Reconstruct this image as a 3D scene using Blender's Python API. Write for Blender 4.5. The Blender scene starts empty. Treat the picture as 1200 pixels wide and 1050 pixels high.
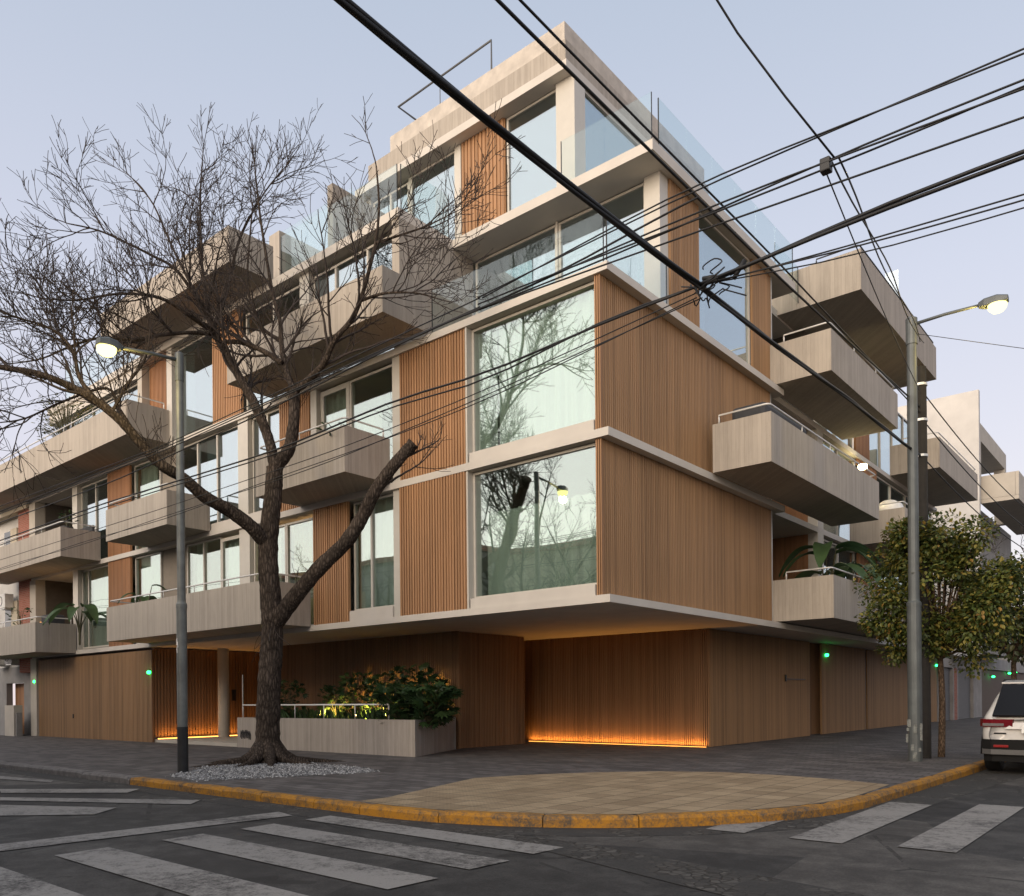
import bpy, bmesh, math, random
from mathutils import Vector, Matrix
R = math.radians
random.seed(11)
scene = bpy.context.scene
COL = scene.collection

# ------------------------------------------------------------------ mesh helpers
class MB:
    def __init__(s): s.v = []; s.f = []
    def poly(s, pts):
        n = len(s.v); s.v += [tuple(p) for p in pts]; s.f.append(tuple(range(n, n+len(pts)))); return s
    def box(s, x0, x1, y0, y1, z0, z1):
        if x0 > x1: x0, x1 = x1, x0
        if y0 > y1: y0, y1 = y1, y0
        if z0 > z1: z0, z1 = z1, z0
        n = len(s.v)
        s.v += [(x0,y0,z0),(x1,y0,z0),(x1,y1,z0),(x0,y1,z0),(x0,y0,z1),(x1,y0,z1),(x1,y1,z1),(x0,y1,z1)]
        s.f += [tuple(n+i for i in q) for q in ((0,3,2,1),(4,5,6,7),(0,1,5,4),(1,2,6,5),(2,3,7,6),(3,0,4,7))]
        return s
    def prism(s, pts, z0, z1):
        n = len(s.v); k = len(pts)
        s.v += [(p[0],p[1],z0) for p in pts] + [(p[0],p[1],z1) for p in pts]
        s.f.append(tuple(n+i for i in reversed(range(k)))); s.f.append(tuple(n+k+i for i in range(k)))
        for i in range(k):
            j = (i+1) % k; s.f.append((n+i, n+j, n+k+j, n+k+i))
        return s
    def tube(s, pts, rad, n=6, cap=True):
        pts = [Vector(p) for p in pts]
        if not hasattr(rad, '__len__'): rad = [rad]*len(pts)
        base = len(s.v); up = None
        for i, p in enumerate(pts):
            t = (pts[min(i+1, len(pts)-1)] - pts[max(i-1, 0)])
            if t.length < 1e-9: t = Vector((0,0,1))
            t.normalize()
            if up is None:
                a = Vector((0,0,1)) if abs(t.z) < .9 else Vector((1,0,0))
                up = t.cross(a).normalized()
            else:
                up = up - t*up.dot(t)
                if up.length < 1e-6: up = t.orthogonal()
                up.normalize()
            w = t.cross(up)
            for k in range(n):
                a = 2*math.pi*k/n
                s.v.append(tuple(p + (up*math.cos(a) + w*math.sin(a))*rad[i]))
        for i in range(len(pts)-1):
            for k in range(n):
                a = base+i*n+k; b = base+i*n+(k+1) % n
                s.f.append((a, b, b+n, a+n))
        if cap:
            s.f.append(tuple(base+k for k in reversed(range(n))))
            e = base+(len(pts)-1)*n; s.f.append(tuple(e+k for k in range(n)))
        return s
    def lathe(s, prof, c, n=16):
        base = len(s.v)
        for r, z in prof:
            for k in range(n):
                a = 2*math.pi*k/n; s.v.append((c[0]+r*math.cos(a), c[1]+r*math.sin(a), c[2]+z))
        for i in range(len(prof)-1):
            for k in range(n):
                a = base+i*n+k; b = base+i*n+(k+1) % n; s.f.append((a, b, b+n, a+n))
        s.f.append(tuple(base+k for k in reversed(range(n))))
        e = base+(len(prof)-1)*n; s.f.append(tuple(e+k for k in range(n)))
        return s
    def build(s, name, mat, parent=None, smooth=False, bevel=0):
        me = bpy.data.meshes.new(name)
        off = Vector((0,0,0))
        if parent is not None:
            p = parent
            while p is not None: off = off + p.location; p = p.parent
        me.from_pydata([(v[0]-off.x, v[1]-off.y, v[2]-off.z) for v in s.v], [], s.f)
        me.update()
        o = bpy.data.objects.new(name, me); COL.objects.link(o)
        if mat: me.materials.append(mat)
        if parent is not None: o.parent = parent
        if smooth:
            for q in me.polygons: q.use_smooth = True
        if bevel:
            b = o.modifiers.new('bevel', 'BEVEL'); b.width = bevel; b.segments = 2; b.limit_method = 'ANGLE'
        return o

def tag(o, label=None, cat=None, group=None, kind=None):
    if label: o['label'] = label
    if cat: o['category'] = cat
    if group: o['group'] = group
    if kind: o['kind'] = kind
    return o
def thing(name, label, cat, loc=(0,0,0), group=None):
    o = bpy.data.objects.new(name, None); COL.objects.link(o); o.location = loc; o.empty_display_size = .2
    return tag(o, label, cat, group)
def dup(root, loc, rotz, label, group=None, scale=1):
    r = root.copy(); COL.objects.link(r); r.location = loc; r.rotation_euler = (0,0,rotz); r['label'] = label; r.scale = (scale,)*3
    if group: r['group'] = group
    for ch in list(root.children):
        c = ch.copy(); COL.objects.link(c); c.parent = r
        for g in list(ch.children):
            d = g.copy(); COL.objects.link(d); d.parent = c
    return r

# ------------------------------------------------------------------ materials
def mat(name):
    m = bpy.data.materials.new(name); m.use_nodes = True
    nt = m.node_tree; nt.nodes.clear()
    return m, nt
class G:
    """tiny node-graph helper"""
    def __init__(s, name):
        s.m, s.nt = mat(name); s.out = s.n('ShaderNodeOutputMaterial')
    def n(s, t, **k):
        nd = s.nt.nodes.new(t)
        for a, b in k.items(): setattr(nd, a, b)
        return nd
    def l(s, a, b): s.nt.links.new(a, b)
    def val(s, sock, v):
        if hasattr(v, 'is_output'): s.l(v, sock)
        else: sock.default_value = v
    def math(s, op, a, b=0.0, c=None):
        nd = s.n('ShaderNodeMath', operation=op); s.val(nd.inputs[0], a); s.val(nd.inputs[1], b)
        if c is not None: s.val(nd.inputs[2], c)
        return nd.outputs[0]
    def mix(s, fac, a, b, mode='MIX'):
        nd = s.n('ShaderNodeMix', data_type='RGBA', blend_type=mode)
        s.val(nd.inputs[0], fac); s.val(nd.inputs[6], a); s.val(nd.inputs[7], b); return nd.outputs[2]
    def coords(s):
        return s.n('ShaderNodeTexCoord').outputs['Object']
    def pos(s): return s.n('ShaderNodeNewGeometry').outputs['Position']
    def scale(s, vec, sc):
        nd = s.n('ShaderNodeVectorMath', operation='MULTIPLY'); s.val(nd.inputs[0], vec); nd.inputs[1].default_value = sc; return nd.outputs[0]
    def noise(s, vec, scale, detail=4, rough=.55):
        nd = s.n('ShaderNodeTexNoise'); s.l(vec, nd.inputs['Vector']); nd.inputs['Scale'].default_value = scale
        nd.inputs['Detail'].default_value = detail; nd.inputs['Roughness'].default_value = rough; return nd.outputs[0]
    def ramp(s, fac, stops):
        nd = s.n('ShaderNodeValToRGB'); s.l(fac, nd.inputs[0]); e = nd.color_ramp.elements
        while len(e) < len(stops): e.new(.5)
        for q, (p, c) in zip(e, stops): q.position = p; q.color = c if len(c) == 4 else (*c, 1)
        return nd.outputs[0]
    def bump(s, h, strength, dist=.01):
        nd = s.n('ShaderNodeBump'); s.l(h, nd.inputs['Height']); nd.inputs['Strength'].default_value = strength; nd.inputs['Distance'].default_value = dist; return nd.outputs[0]
    def done(s, col, rough=.6, normal=None, metal=0.0, spec=.5, coat=0.0):
        b = s.n('ShaderNodeBsdfPrincipled'); s.val(b.inputs['Base Color'], col); s.val(b.inputs['Roughness'], rough)
        b.inputs['Metallic'].default_value = metal; b.inputs['Specular IOR Level'].default_value = spec; b.inputs['Coat Weight'].default_value = coat
        if normal is not None: s.l(normal, b.inputs['Normal'])
        s.l(b.outputs[0], s.out.inputs[0]); return s.m
def c4(r, g, b): return (r, g, b, 1)
def plain(name, c, rough=.6, metal=0.0, spec=.5, var=.12, sc=6, coat=0.0):
    g = G(name); p = g.pos(); n = g.noise(p, sc, 5)
    col = g.ramp(n, [(.25, tuple(x*(1-var) for x in c)), (.75, tuple(min(1, x*(1+var)) for x in c))])
    return g.done(col, rough, g.bump(n, .15, .01), metal, spec, coat)
def emis(name, c, st):
    g = G(name); e = g.n('ShaderNodeEmission'); e.inputs[0].default_value = (*c, 1); e.inputs[1].default_value = st
    g.l(e.outputs[0], g.out.inputs[0]); return g.m

def board_concrete(name, c, pitch=.1, contrast=.10):
    g = G(name); p = g.pos()
    sp = g.n('ShaderNodeSeparateXYZ'); g.l(p, sp.inputs[0])
    u = g.math('ADD', sp.outputs[0], sp.outputs[1])
    bid = g.math('FLOOR', g.math('DIVIDE', u, pitch))
    wn = g.n('ShaderNodeTexWhiteNoise', noise_dimensions='1D'); g.l(bid, wn.inputs['W'])
    fr = g.math('FRACT', g.math('DIVIDE', u, pitch))
    seam = g.math('LESS_THAN', fr, .1)
    st = g.noise(g.scale(p, (9, 9, .9)), 2.2, 6, .65)
    blot = g.noise(p, .9, 5, .6)
    pit = g.noise(p, 34, 3, .6)
    t = g.math('ADD', g.math('MULTIPLY', wn.outputs[0], .32), g.math('ADD', g.math('MULTIPLY', st, .75), g.math('MULTIPLY', blot, .55)))
    col = g.ramp(t, [(.45, tuple(x*(1-contrast*1.9) for x in c)), (.8, c), (1.15, tuple(min(1, x*(1+contrast)) for x in c))])
    col = g.mix(g.math('MULTIPLY', seam, .28), col, c4(*[x*.55 for x in c]))
    col = g.mix(g.math('MULTIPLY', g.math('GREATER_THAN', pit, .68), .35), col, c4(*[x*.5 for x in c]))
    drip = g.noise(g.scale(p, (5, 5, .22)), 1.6, 5, .7)
    col = g.mix(g.ramp(drip, [(.56, (0, 0, 0)), (.72, (.42, .42, .42))]), col, c4(*[x*.52 for x in c]))
    h = g.math('ADD', g.math('MULTIPLY', wn.outputs[0], .6), g.math('ADD', g.math('MULTIPLY', st, .5), g.math('MULTIPLY', seam, -.8)))
    return g.done(col, .85, g.bump(h, .5, .008), spec=.25)
def wood(name, c, pitch, var=.22, rough=.6):
    g = G(name); p = g.pos()
    sp = g.n('ShaderNodeSeparateXYZ'); g.l(p, sp.inputs[0])
    u = g.math('ADD', sp.outputs[0], sp.outputs[1])
    bid = g.math('FLOOR', g.math('DIVIDE', u, pitch))
    wn = g.n('ShaderNodeTexWhiteNoise', noise_dimensions='1D'); g.l(bid, wn.inputs['W'])
    gr = g.noise(g.scale(p, (60, 60, 1.3)), 1.0, 6, .65)
    bl = g.noise(g.scale(p, (1, 1, .5)), .8, 4)
    w2 = g.n('ShaderNodeTexWhiteNoise', noise_dimensions='1D'); g.l(g.math('FLOOR', g.math('DIVIDE', u, pitch*17)), w2.inputs['W'])
    stv = g.noise(g.scale(p, (7, 7, .35)), 1.0, 5, .7)
    t = g.math('ADD', g.math('MULTIPLY', wn.outputs[0], .38), g.math('ADD', g.math('MULTIPLY', gr, .55), g.math('MULTIPLY', bl, .25)))
    t = g.math('ADD', t, g.math('ADD', g.math('MULTIPLY', g.math('SUBTRACT', w2.outputs[0], .5), .16), g.math('MULTIPLY', g.math('SUBTRACT', stv, .38), .5)))
    dk = tuple(x*(1-var*1.5) for x in c); lt = tuple(min(1, x*(1+var)) for x in c)
    col = g.ramp(t, [(.3, dk), (.62, c), (.95, lt)])
    return g.done(col, rough, g.bump(gr, .25, .004), spec=.3)
def pane_mat(name, tint, refl, base=.12, rough=0.0):
    """architectural glass: tinted see-through plus mirror reflection that grows at grazing angles"""
    g = G(name)
    tr = g.n('ShaderNodeBsdfTransparent'); tr.inputs[0].default_value = (*tint, 1)
    gl = g.n('ShaderNodeBsdfGlossy'); gl.inputs[0].default_value = (*refl, 1); gl.inputs['Roughness'].default_value = rough
    nz = g.noise(g.pos(), .55, 1); 
    g.l(g.bump(nz, .05, .12), gl.inputs['Normal'])
    lw = g.n('ShaderNodeLayerWeight'); lw.inputs[0].default_value = .5
    f = g.math('ADD', g.math('MULTIPLY', g.math('POWER', lw.outputs[1], 3.5), .8*(1-base)), base)
    mx = g.n('ShaderNodeMixShader'); g.l(f, mx.inputs[0]); g.l(tr.outputs[0], mx.inputs[1]); g.l(gl.outputs[0], mx.inputs[2])
    g.l(mx.outputs[0], g.out.inputs[0]); return g.m

M = {}
M['concrete'] = board_concrete('board_formed_concrete', (.41, .367, .315))
M['shadeconcrete'] = plain('concrete_shade_tone', (.26, .225, .185), .9, var=.08)  # concrete darkened in its colour to stand for shade on recessed walls
M['planterc'] = board_concrete('planter_concrete', (.36, .32, .28), .07, .12)
M['plaster'] = plain('smooth_concrete', (.47, .43, .37), .85, var=.1, sc=1.6)
M['slab'] = plain('painted_slab_edge', (.58, .54, .485), .7, var=.07, sc=1.5)
M['whiteframe'] = plain('pale_metal_frame', (.56, .53, .47), .4, var=.04)
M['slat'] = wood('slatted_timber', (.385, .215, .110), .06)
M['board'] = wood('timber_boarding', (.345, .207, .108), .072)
M['slatshade'] = wood('slatted_timber_shade_tone', (.25, .142, .076), .06)  # slat colour darkened, ground-floor shade painted in
M['boardshade'] = wood('timber_boarding_shade_tone', (.275, .162, .080), .09)  # same boarding with the shade of the overhang put into its colour
M['redboard'] = wood('reddish_timber', (.34, .175, .088), .09)
M['pane'] = pane_mat('green_tinted_glass', (.87, .95, .91), (.86, .94, .895), .34)
M['panesky'] = pane_mat('blue_reflective_glass', (.66, .75, .75), (.83, .92, .96), .47)
M['rail_glass'] = pane_mat('clear_balustrade_glass', (.92, .96, .955), (.80, .86, .88), .06)
M['curtain'] = plain('white_curtain', (.86, .87, .84), .9, var=.04)
M['warmcurtain'] = plain('warm_curtain', (.62, .46, .26), .9, var=.08)
M['inner'] = plain('inner_plaster', (.55, .54, .50), .9)
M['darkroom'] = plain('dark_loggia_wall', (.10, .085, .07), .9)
M['metal'] = plain('galvanised_steel', (.60, .60, .58), .38, .6, var=.06)
M['railwhite'] = plain('white_painted_tube', (.70, .69, .66), .35, .2, var=.03)
M['blacksteel'] = plain('black_steel', (.03, .03, .03), .45, .3)
M['rubber'] = plain('black_cable_sheath', (.010, .010, .011), .6, var=.2)
M['darkfabric'] = plain('dark_grey_cover', (.045, .047, .052), .85, var=.25, sc=4)
M['whiteplastic'] = plain('white_plastic', (.72, .71, .68), .45)
M['led'] = emis('amber_led_strip', (1.0, .40, .07), 5)
M['spot'] = emis('warm_spot', (1.0, .66, .20), 30)
M['greenled'] = emis('green_led', (.02, 1.0, .16), 9)
M['lampglow'] = emis('sodium_lamp_lens', (1.0, .86, .32), 2.6)
M['lampfar'] = emis('bulkhead_lamp_lens', (1.0, .85, .45), 25)
M['warmroom'] = emis('lit_room_lamp', (1.0, .72, .30), 3)

# ------------------------------------------------------------------ world, sun, camera
SUN = Vector((.10, -1.0, .20)).normalized()
w = bpy.data.worlds.new('World'); scene.world = w; w.use_nodes = True
nt = w.node_tree; nt.nodes.clear()
def wn(t, **k):
    n = nt.nodes.new(t)
    for a, b in k.items(): setattr(n, a, b)
    return n
out = wn('ShaderNodeOutputWorld')
sky = wn('ShaderNodeTexSky', sky_type='NISHITA'); sky.sun_disc = False
sky.sun_elevation = R(6); sky.sun_rotation = math.atan2(SUN.x, SUN.y); sky.air_density = 1.2; sky.dust_density = 1.5
bg1 = wn('ShaderNodeBackground'); bg1.inputs[1].default_value = .03; nt.links.new(sky.outputs[0], bg1.inputs[0])
tc = wn('ShaderNodeTexCoord'); sp = wn('ShaderNodeSeparateXYZ'); nt.links.new(tc.outputs['Generated'], sp.inputs[0])
rp = wn('ShaderNodeValToRGB'); nt.links.new(sp.outputs[2], rp.inputs[0])
stops = [(0.0, (.78, .68, .69)), (.10, (.74, .69, .73)), (.25, (.645, .63, .72)), (.42, (.56, .58, .69)), (.66, (.425, .48, .59)), (1.0, (.30, .37, .50))]
e = rp.color_ramp.elements
while len(e) < len(stops): e.new(.5)
for q, (p_, c_) in zip(e, stops): q.position = p_; q.color = (*c_, 1)
bg2 = wn('ShaderNodeBackground'); bg2.inputs[1].default_value = 1.0; nt.links.new(rp.outputs[0], bg2.inputs[0])
dt = wn('ShaderNodeVectorMath', operation='DOT_PRODUCT'); nt.links.new(tc.outputs['Generated'], dt.inputs[0]); dt.inputs[1].default_value = Vector((-.25, -1, .30)).normalized()
gl = wn('ShaderNodeValToRGB'); nt.links.new(dt.outputs['Value'], gl.inputs[0])
for q, (p_, c_) in zip(gl.color_ramp.elements, ((.15, (0, 0, 0, 1)), (1.0, (1.0, .86, .70, 1)))): q.position = p_; q.color = c_
gl.color_ramp.interpolation = 'EASE'
bg3 = wn('ShaderNodeBackground'); bg3.inputs[1].default_value = .85; nt.links.new(gl.outputs[0], bg3.inputs[0])
ad0 = wn('ShaderNodeAddShader'); nt.links.new(bg3.outputs[0], ad0.inputs[0]); nt.links.new(bg2.outputs[0], ad0.inputs[1])
ad = wn('ShaderNodeAddShader'); nt.links.new(bg1.outputs[0], ad.inputs[0]); nt.links.new(ad0.outputs[0], ad.inputs[1])
nt.links.new(ad.outputs[0], out.inputs[0])
sl = bpy.data.lights.new('sun', 'SUN'); sl.energy = 2.8; sl.angle = R(50); sl.color = (1.0, .83, .64)
so = bpy.data.objects.new('sun', sl); COL.objects.link(so); so.rotation_euler = SUN.to_track_quat('Z', 'Y').to_euler()

cam = bpy.data.cameras.new('camera'); co = bpy.data.objects.new('camera', cam); COL.objects.link(co); scene.camera = co
yaw = R(39.932); roll = R(-.517)
fw = Vector((-math.sin(yaw), math.cos(yaw), 0)); rt = Vector((math.cos(yaw), math.sin(yaw), 0)); up = Vector((0,0,1))
r2 = rt*math.cos(roll) + up*math.sin(roll); u2 = -rt*math.sin(roll) + up*math.cos(roll)
mw = Matrix((r2, u2, -fw)).transposed().to_4x4(); mw.translation = Vector((8.488, -13.048, 1.332)); co.matrix_world = mw
cam.sensor_width = 36; cam.lens = 28.751; cam.shift_y = (818.856-525)/1200; cam.clip_start = .05; cam.clip_end = 2000
scene.view_settings.view_transform = 'Standard'; scene.view_settings.look = 'None'; scene.view_settings.exposure = .16; scene.view_settings.gamma = 1
cy = scene.cycles; cy.max_bounces = 8; cy.diffuse_bounces = 3; cy.glossy_bounces = 4; cy.transmission_bounces = 4; cy.transparent_max_bounces = 14
cy.sample_clamp_indirect = 4; cy.use_denoising = True; cy.caustics_reflective = False; cy.caustics_refractive = False

# ------------------------------------------------------------------ ground
ZR = -.13
def asphalt():
    g = G('worn_asphalt'); p = g.pos()
    fine = g.noise(p, 52, 5, .8); mid = g.noise(p, 3.2, 6, .65); big = g.noise(p, .35, 4, .6)
    t = g.math('ADD', g.math('MULTIPLY', fine, .5), g.math('ADD', g.math('MULTIPLY', mid, .55), g.math('MULTIPLY', big, .5)))
    col = g.ramp(t, [(.42, (.013, .0125, .012)), (.74, (.038, .0365, .035)), (1.05, (.10, .096, .09))])
    vo = g.n('ShaderNodeTexVoronoi', feature='DISTANCE_TO_EDGE'); g.l(g.mix(.12, p, g.n('ShaderNodeTexNoise').outputs[1]), vo.inputs['Vector']); vo.inputs['Scale'].default_value = .42
    pt = g.n('ShaderNodeTexVoronoi'); g.l(g.mix(.25, g.scale(p, (1, 1, 1)), g.n('ShaderNodeTexNoise').outputs[1]), pt.inputs['Vector']); pt.inputs['Scale'].default_value = .33
    sp2 = g.n('ShaderNodeSeparateXYZ'); g.l(pt.outputs['Color'], sp2.inputs[0])
    col = g.mix(1.0, col, g.ramp(sp2.outputs[0], [(.0, (.62, .62, .63)), (.5, (1, 1, 1)), (1.0, (1.55, 1.5, 1.45))]), 'MULTIPLY')
    oil = g.noise(p, .9, 3, .5)
    col = g.mix(g.math('MULTIPLY', g.math('GREATER_THAN', oil, .66), .45), col, c4(.012, .0115, .011))
    crack = g.math('MULTIPLY', g.math('LESS_THAN', vo.outputs[0], .008), g.math('GREATER_THAN', mid, .52))
    col = g.mix(g.math('MULTIPLY', crack, .7), col, c4(.018, .017, .016))
    return g.done(col, .8, g.bump(fine, .5, .01), spec=.3)
M['asphalt'] = asphalt()
def paver(name, c, bw, bh, rot=0, mort=.012, var=.16, offs=.5):
    g = G(name); p = g.pos()
    mp = g.n('ShaderNodeMapping'); g.l(p, mp.inputs[0]); mp.inputs['Rotation'].default_value = (0, 0, rot)
    b = g.n('ShaderNodeTexBrick'); g.l(mp.outputs[0], b.inputs['Vector']); b.offset = offs
    b.inputs['Scale'].default_value = 1; b.inputs['Brick Width'].default_value = bw; b.inputs['Row Height'].default_value = bh
    b.inputs['Mortar Size'].default_value = mort; b.inputs['Mortar Smooth'].default_value = .3; b.inputs['Bias'].default_value = 0
    b.inputs['Color1'].default_value = c4(*[x*(1-var) for x in c]); b.inputs['Color2'].default_value = c4(*[x*(1+var) for x in c]); b.inputs['Mortar'].default_value = c4(*[x*.42 for x in c])
    n = g.noise(p, 1.3, 6, .7); f = g.noise(p, 40, 3)
    dirt = g.ramp(n, [(.3, (.62, .62, .64)), (.7, (1.15, 1.12, 1.1))])
    col = g.mix(1.0, b.outputs[0], dirt, 'MULTIPLY')
    h = g.math('ADD', g.math('MULTIPLY', b.outputs[1], -1.0), g.math('MULTIPLY', f, .25))
    return g.done(col, .72, g.bump(h, .6, .012), spec=.3)
M['paver'] = paver('grey_paving', (.118, .110, .106), .4, .2, var=.32)
def setts():
    g = G('irregular_stone_setts'); p = g.pos(); q = g.mix(.06, p, g.n('ShaderNodeTexNoise').outputs[1])
    v = g.n('ShaderNodeTexVoronoi', feature='DISTANCE_TO_EDGE'); g.l(q, v.inputs['Vector']); v.inputs['Scale'].default_value = 11
    c = g.n('ShaderNodeTexVoronoi'); g.l(q, c.inputs['Vector']); c.inputs['Scale'].default_value = 11
    s = g.n('ShaderNodeSeparateXYZ'); g.l(c.outputs['Color'], s.inputs[0])
    n = g.noise(p, 2.2, 6, .7)
    col = g.ramp(g.math('ADD', g.math('MULTIPLY', s.outputs[0], .5), g.math('MULTIPLY', n, .6)), [(.2, (.035,.033,.031)), (.55, (.062,.058,.053)), (.9, (.11,.103,.094))])
    e = g.math('MINIMUM', g.math('MULTIPLY', v.outputs[0], 9.0), 1.0)
    cov = g.ramp(g.noise(p, 1.5, 5, .65), [(.44, (0, 0, 0)), (.54, (1, 1, 1))])
    e = g.math('MAXIMUM', e, cov)
    col = g.mix(g.math('SUBTRACT', 1.0, e), col, c4(.022,.02,.017))
    col = g.mix(cov, col, g.ramp(g.noise(p, 52, 5, .8), [(.3, (.022, .021, .020)), (.7, (.060, .058, .055))]))
    return g.done(col, .85, g.bump(g.math('ADD', e, g.math('MULTIPLY', n, .5)), .6, .015), spec=.3)
M['fieldpaver'] = setts()
def tactile():
    g = G('beige_tactile_tiles'); p = g.pos()
    mp = g.n('ShaderNodeMapping'); g.l(p, mp.inputs[0]); mp.inputs['Rotation'].default_value = (0, 0, 0)
    b = g.n('ShaderNodeTexBrick'); g.l(mp.outputs[0], b.inputs['Vector']); b.offset = 0
    b.inputs['Scale'].default_value = 1; b.inputs['Brick Width'].default_value = .4; b.inputs['Row Height'].default_value = .4; b.inputs['Mortar Size'].default_value = .010
    b.inputs['Color1'].default_value = c4(.30, .225, .14); b.inputs['Color2'].default_value = c4(.43, .335, .215); b.inputs['Mortar'].default_value = c4(.15, .115, .075)
    sp = g.n('ShaderNodeSeparateXYZ'); g.l(p, sp.inputs[0])
    dx = g.math('SINE', g.math('MULTIPLY', sp.outputs[0], 2*math.pi/.066)); dy = g.math('SINE', g.math('MULTIPLY', sp.outputs[1], 2*math.pi/.066))
    dome = g.math('MULTIPLY', g.math('MAXIMUM', dx, 0), g.math('MAXIMUM', dy, 0))
    n = g.noise(p, 1.6, 6, .7)
    col = g.mix(1.0, b.outputs[0], g.ramp(n, [(.32, (.72, .70, .66)), (.68, (1.08, 1.06, 1.04))]), 'MULTIPLY')
    col = g.mix(g.math('MULTIPLY', g.math('SUBTRACT', 1.0, dome), .22), col, c4(.16, .12, .08))
    return g.done(col, .75, g.bump(g.math('SUBTRACT', dome, b.outputs[1]), .6, .012), spec=.3)
M['tactile'] = tactile()
def worn_paint(name, c, under, wear=.5, sc=7):
    g = G(name); p = g.pos(); n = g.noise(p, sc, 8, .72); n2 = g.noise(p, 1.1, 4)
    n3 = g.noise(p, sc*4.5, 4, .7)
    t = g.math('ADD', g.math('ADD', g.math('MULTIPLY', n, .45), g.math('MULTIPLY', n3, .32)), g.math('MULTIPLY', n2, .38))
    k = g.ramp(t, [(wear, (1, 1, 1)), (wear+.14, (0, 0, 0))])
    f = g.noise(p, 80, 3)
    col = g.mix(k, c4(*under), g.ramp(f, [(.3, tuple(x*.85 for x in c)), (.7, c)]))
    return g.done(col, .75, g.bump(n, .3, .008), spec=.3)
M['zebra'] = worn_paint('worn_white_road_paint', (.27, .257, .24), (.045, .043, .042), .555, 9)
M['yellow'] = worn_paint('chipped_yellow_paint', (.44, .205, .022), (.095, .075, .055), .535, 8)
M['kerbgrey'] = plain('granite_kerb', (.14, .13, .125), .8, var=.4, sc=7)

MB().prism([(-400,-400),(400,-400),(400,400),(-400,400)], ZR-.3, ZR).build('road', M['asphalt'])
tag(bpy.data.objects['road'], kind='structure')
# pavement outline, corner arc centred (.6,-1.7)
CX, CY = .6, -1.7
def arc(r, a0, a1, n): return [(CX+r*math.cos(R(a0+(a1-a0)*i/n)), CY+r*math.sin(R(a0+(a1-a0)*i/n))) for i in range(n+1)]
def kerbline(off):     # off: distance inside the kerb face
    r = 4.6-off
    return [(-60, CY-r), (-6.0, CY-r)] + arc(r, -90, 0, 28) + [(CX+r+.12, 4.0), (CX+r+.2, 70)]
inner = kerbline(.17)
pv = MB(); pv.prism(inner + [(-60, 70)], ZR-.05, 0); tag(pv.build('pavement', M['paver']), kind='structure')
KO, KI = kerbline(0), kerbline(.17)
def kerb(name, m, i0, i1, start=None, end=None):
    mb = MB(); O, I = KO[i0:i1+1], KI[i0:i1+1]
    O = ([start[0]] if start else []) + O + ([end[0]] if end else []); I = ([start[1]] if start else []) + I + ([end[1]] if end else [])
    prof = [(0.0, ZR-.05), (-.02, -.035), (.12, .004), (.3, .008), (1.0, .006), (1.0, ZR-.05)]; k = len(prof)
    L = [0.0]
    for q0, q1 in zip(O, O[1:]): L.append(L[-1]+math.dist(q0, q1))
    def at(s):
        for i in range(len(L)-1):
            if s <= L[i+1]+1e-6:
                t = (s-L[i])/(L[i+1]-L[i]); f = lambda A: (A[i][0]+(A[i+1][0]-A[i][0])*t, A[i][1]+(A[i+1][1]-A[i][1])*t); return f(O), f(I)
        return O[-1], I[-1]
    s = 0.0; kr = random.Random(len(name))
    while s < L[-1]-.05:
        e_ = min(s+kr.uniform(.85,1.5), L[-1]); m_ = max(2, int((e_-s)/.16)); n = len(mb.v); dz = kr.uniform(-.008,.006); do = kr.uniform(-.012,.012)
        for j in range(m_+1):
            ss = s+.006+(e_-s-.012)*j/m_; a, b = at(ss); end_ = .012 if j in (0, m_) else 0
            for t, z in prof: mb.v.append((a[0]+(b[0]-a[0])*(t+do*(t < .5)), a[1]+(b[1]-a[1])*(t+do*(t < .5)), z+(dz-end_+kr.uniform(-.004,.004))*(z > -.1)))
        for i in range(m_):
            for j in range(k-1): mb.f.append((n+i*k+j, n+(i+1)*k+j, n+(i+1)*k+j+1, n+i*k+j+1))
        mb.f.append(tuple(n+j for j in range(k))); e2 = n+m_*k; mb.f.append(tuple(e2+j for j in reversed(range(k))))
        s = e_
    return tag(mb.build(name, m), kind='structure')
kerb('yellow_kerb', M['yellow'], 1, len(KO)-2, end=((KO[-2][0]+.02, 9.0), (KI[-2][0]+.02, 9.0)))
kerb('grey_kerb', M['kerbgrey'], 0, 0, end=((-6.02, KO[0][1]), (-6.02, KI[0][1])))
kerb('grey_kerb', M['kerbgrey'], len(KO)-1, len(KO)-1, start=((KO[-2][0]+.02, 9.02), (KI[-2][0]+.02, 9.02)))
# dark joints between the kerb stones are thin grooves filled with dirt
# gutter of stone setts
gt = MB(); G1 = [(-60, CY-4.6), (-6, CY-4.6)] + arc(4.6, -90, 0, 28) + [(5.32, 4), (5.4, 70)]
G2 = [(-60, CY-5.02), (-6, CY-5.02)] + arc(5.15, -90, 0, 28) + [(6.15, 4), (6.2, 70)]
for i in range(len(G1)-1): gt.poly([(*G1[i], ZR+.003), (*G2[i], ZR+.003), (*G2[i+1], ZR+.003), (*G1[i+1], ZR+.003)])
tag(gt.build('stone_gutter', M['fieldpaver']), kind='structure')
# broken strip of old setts that runs across the junction
st = MB(); L1 = [(2.2,-6.35),(3.6,-6.3),(5.2,-6.55),(7.0,-6.9),(9.5,-7.2),(14,-7.4)]; L2 = [(1.9,-6.7),(3.7,-6.85),(5.4,-7.35),(7.2,-7.8),(9.6,-8.0),(14,-8.1)]
for i in range(5): st.poly([(*L1[i], ZR+.006), (*L2[i], ZR+.006), (*L2[i+1], ZR+.006), (*L1[i+1], ZR+.006)])
tag(st.build('stone_setts', M['fieldpaver']), kind='structure')
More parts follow.
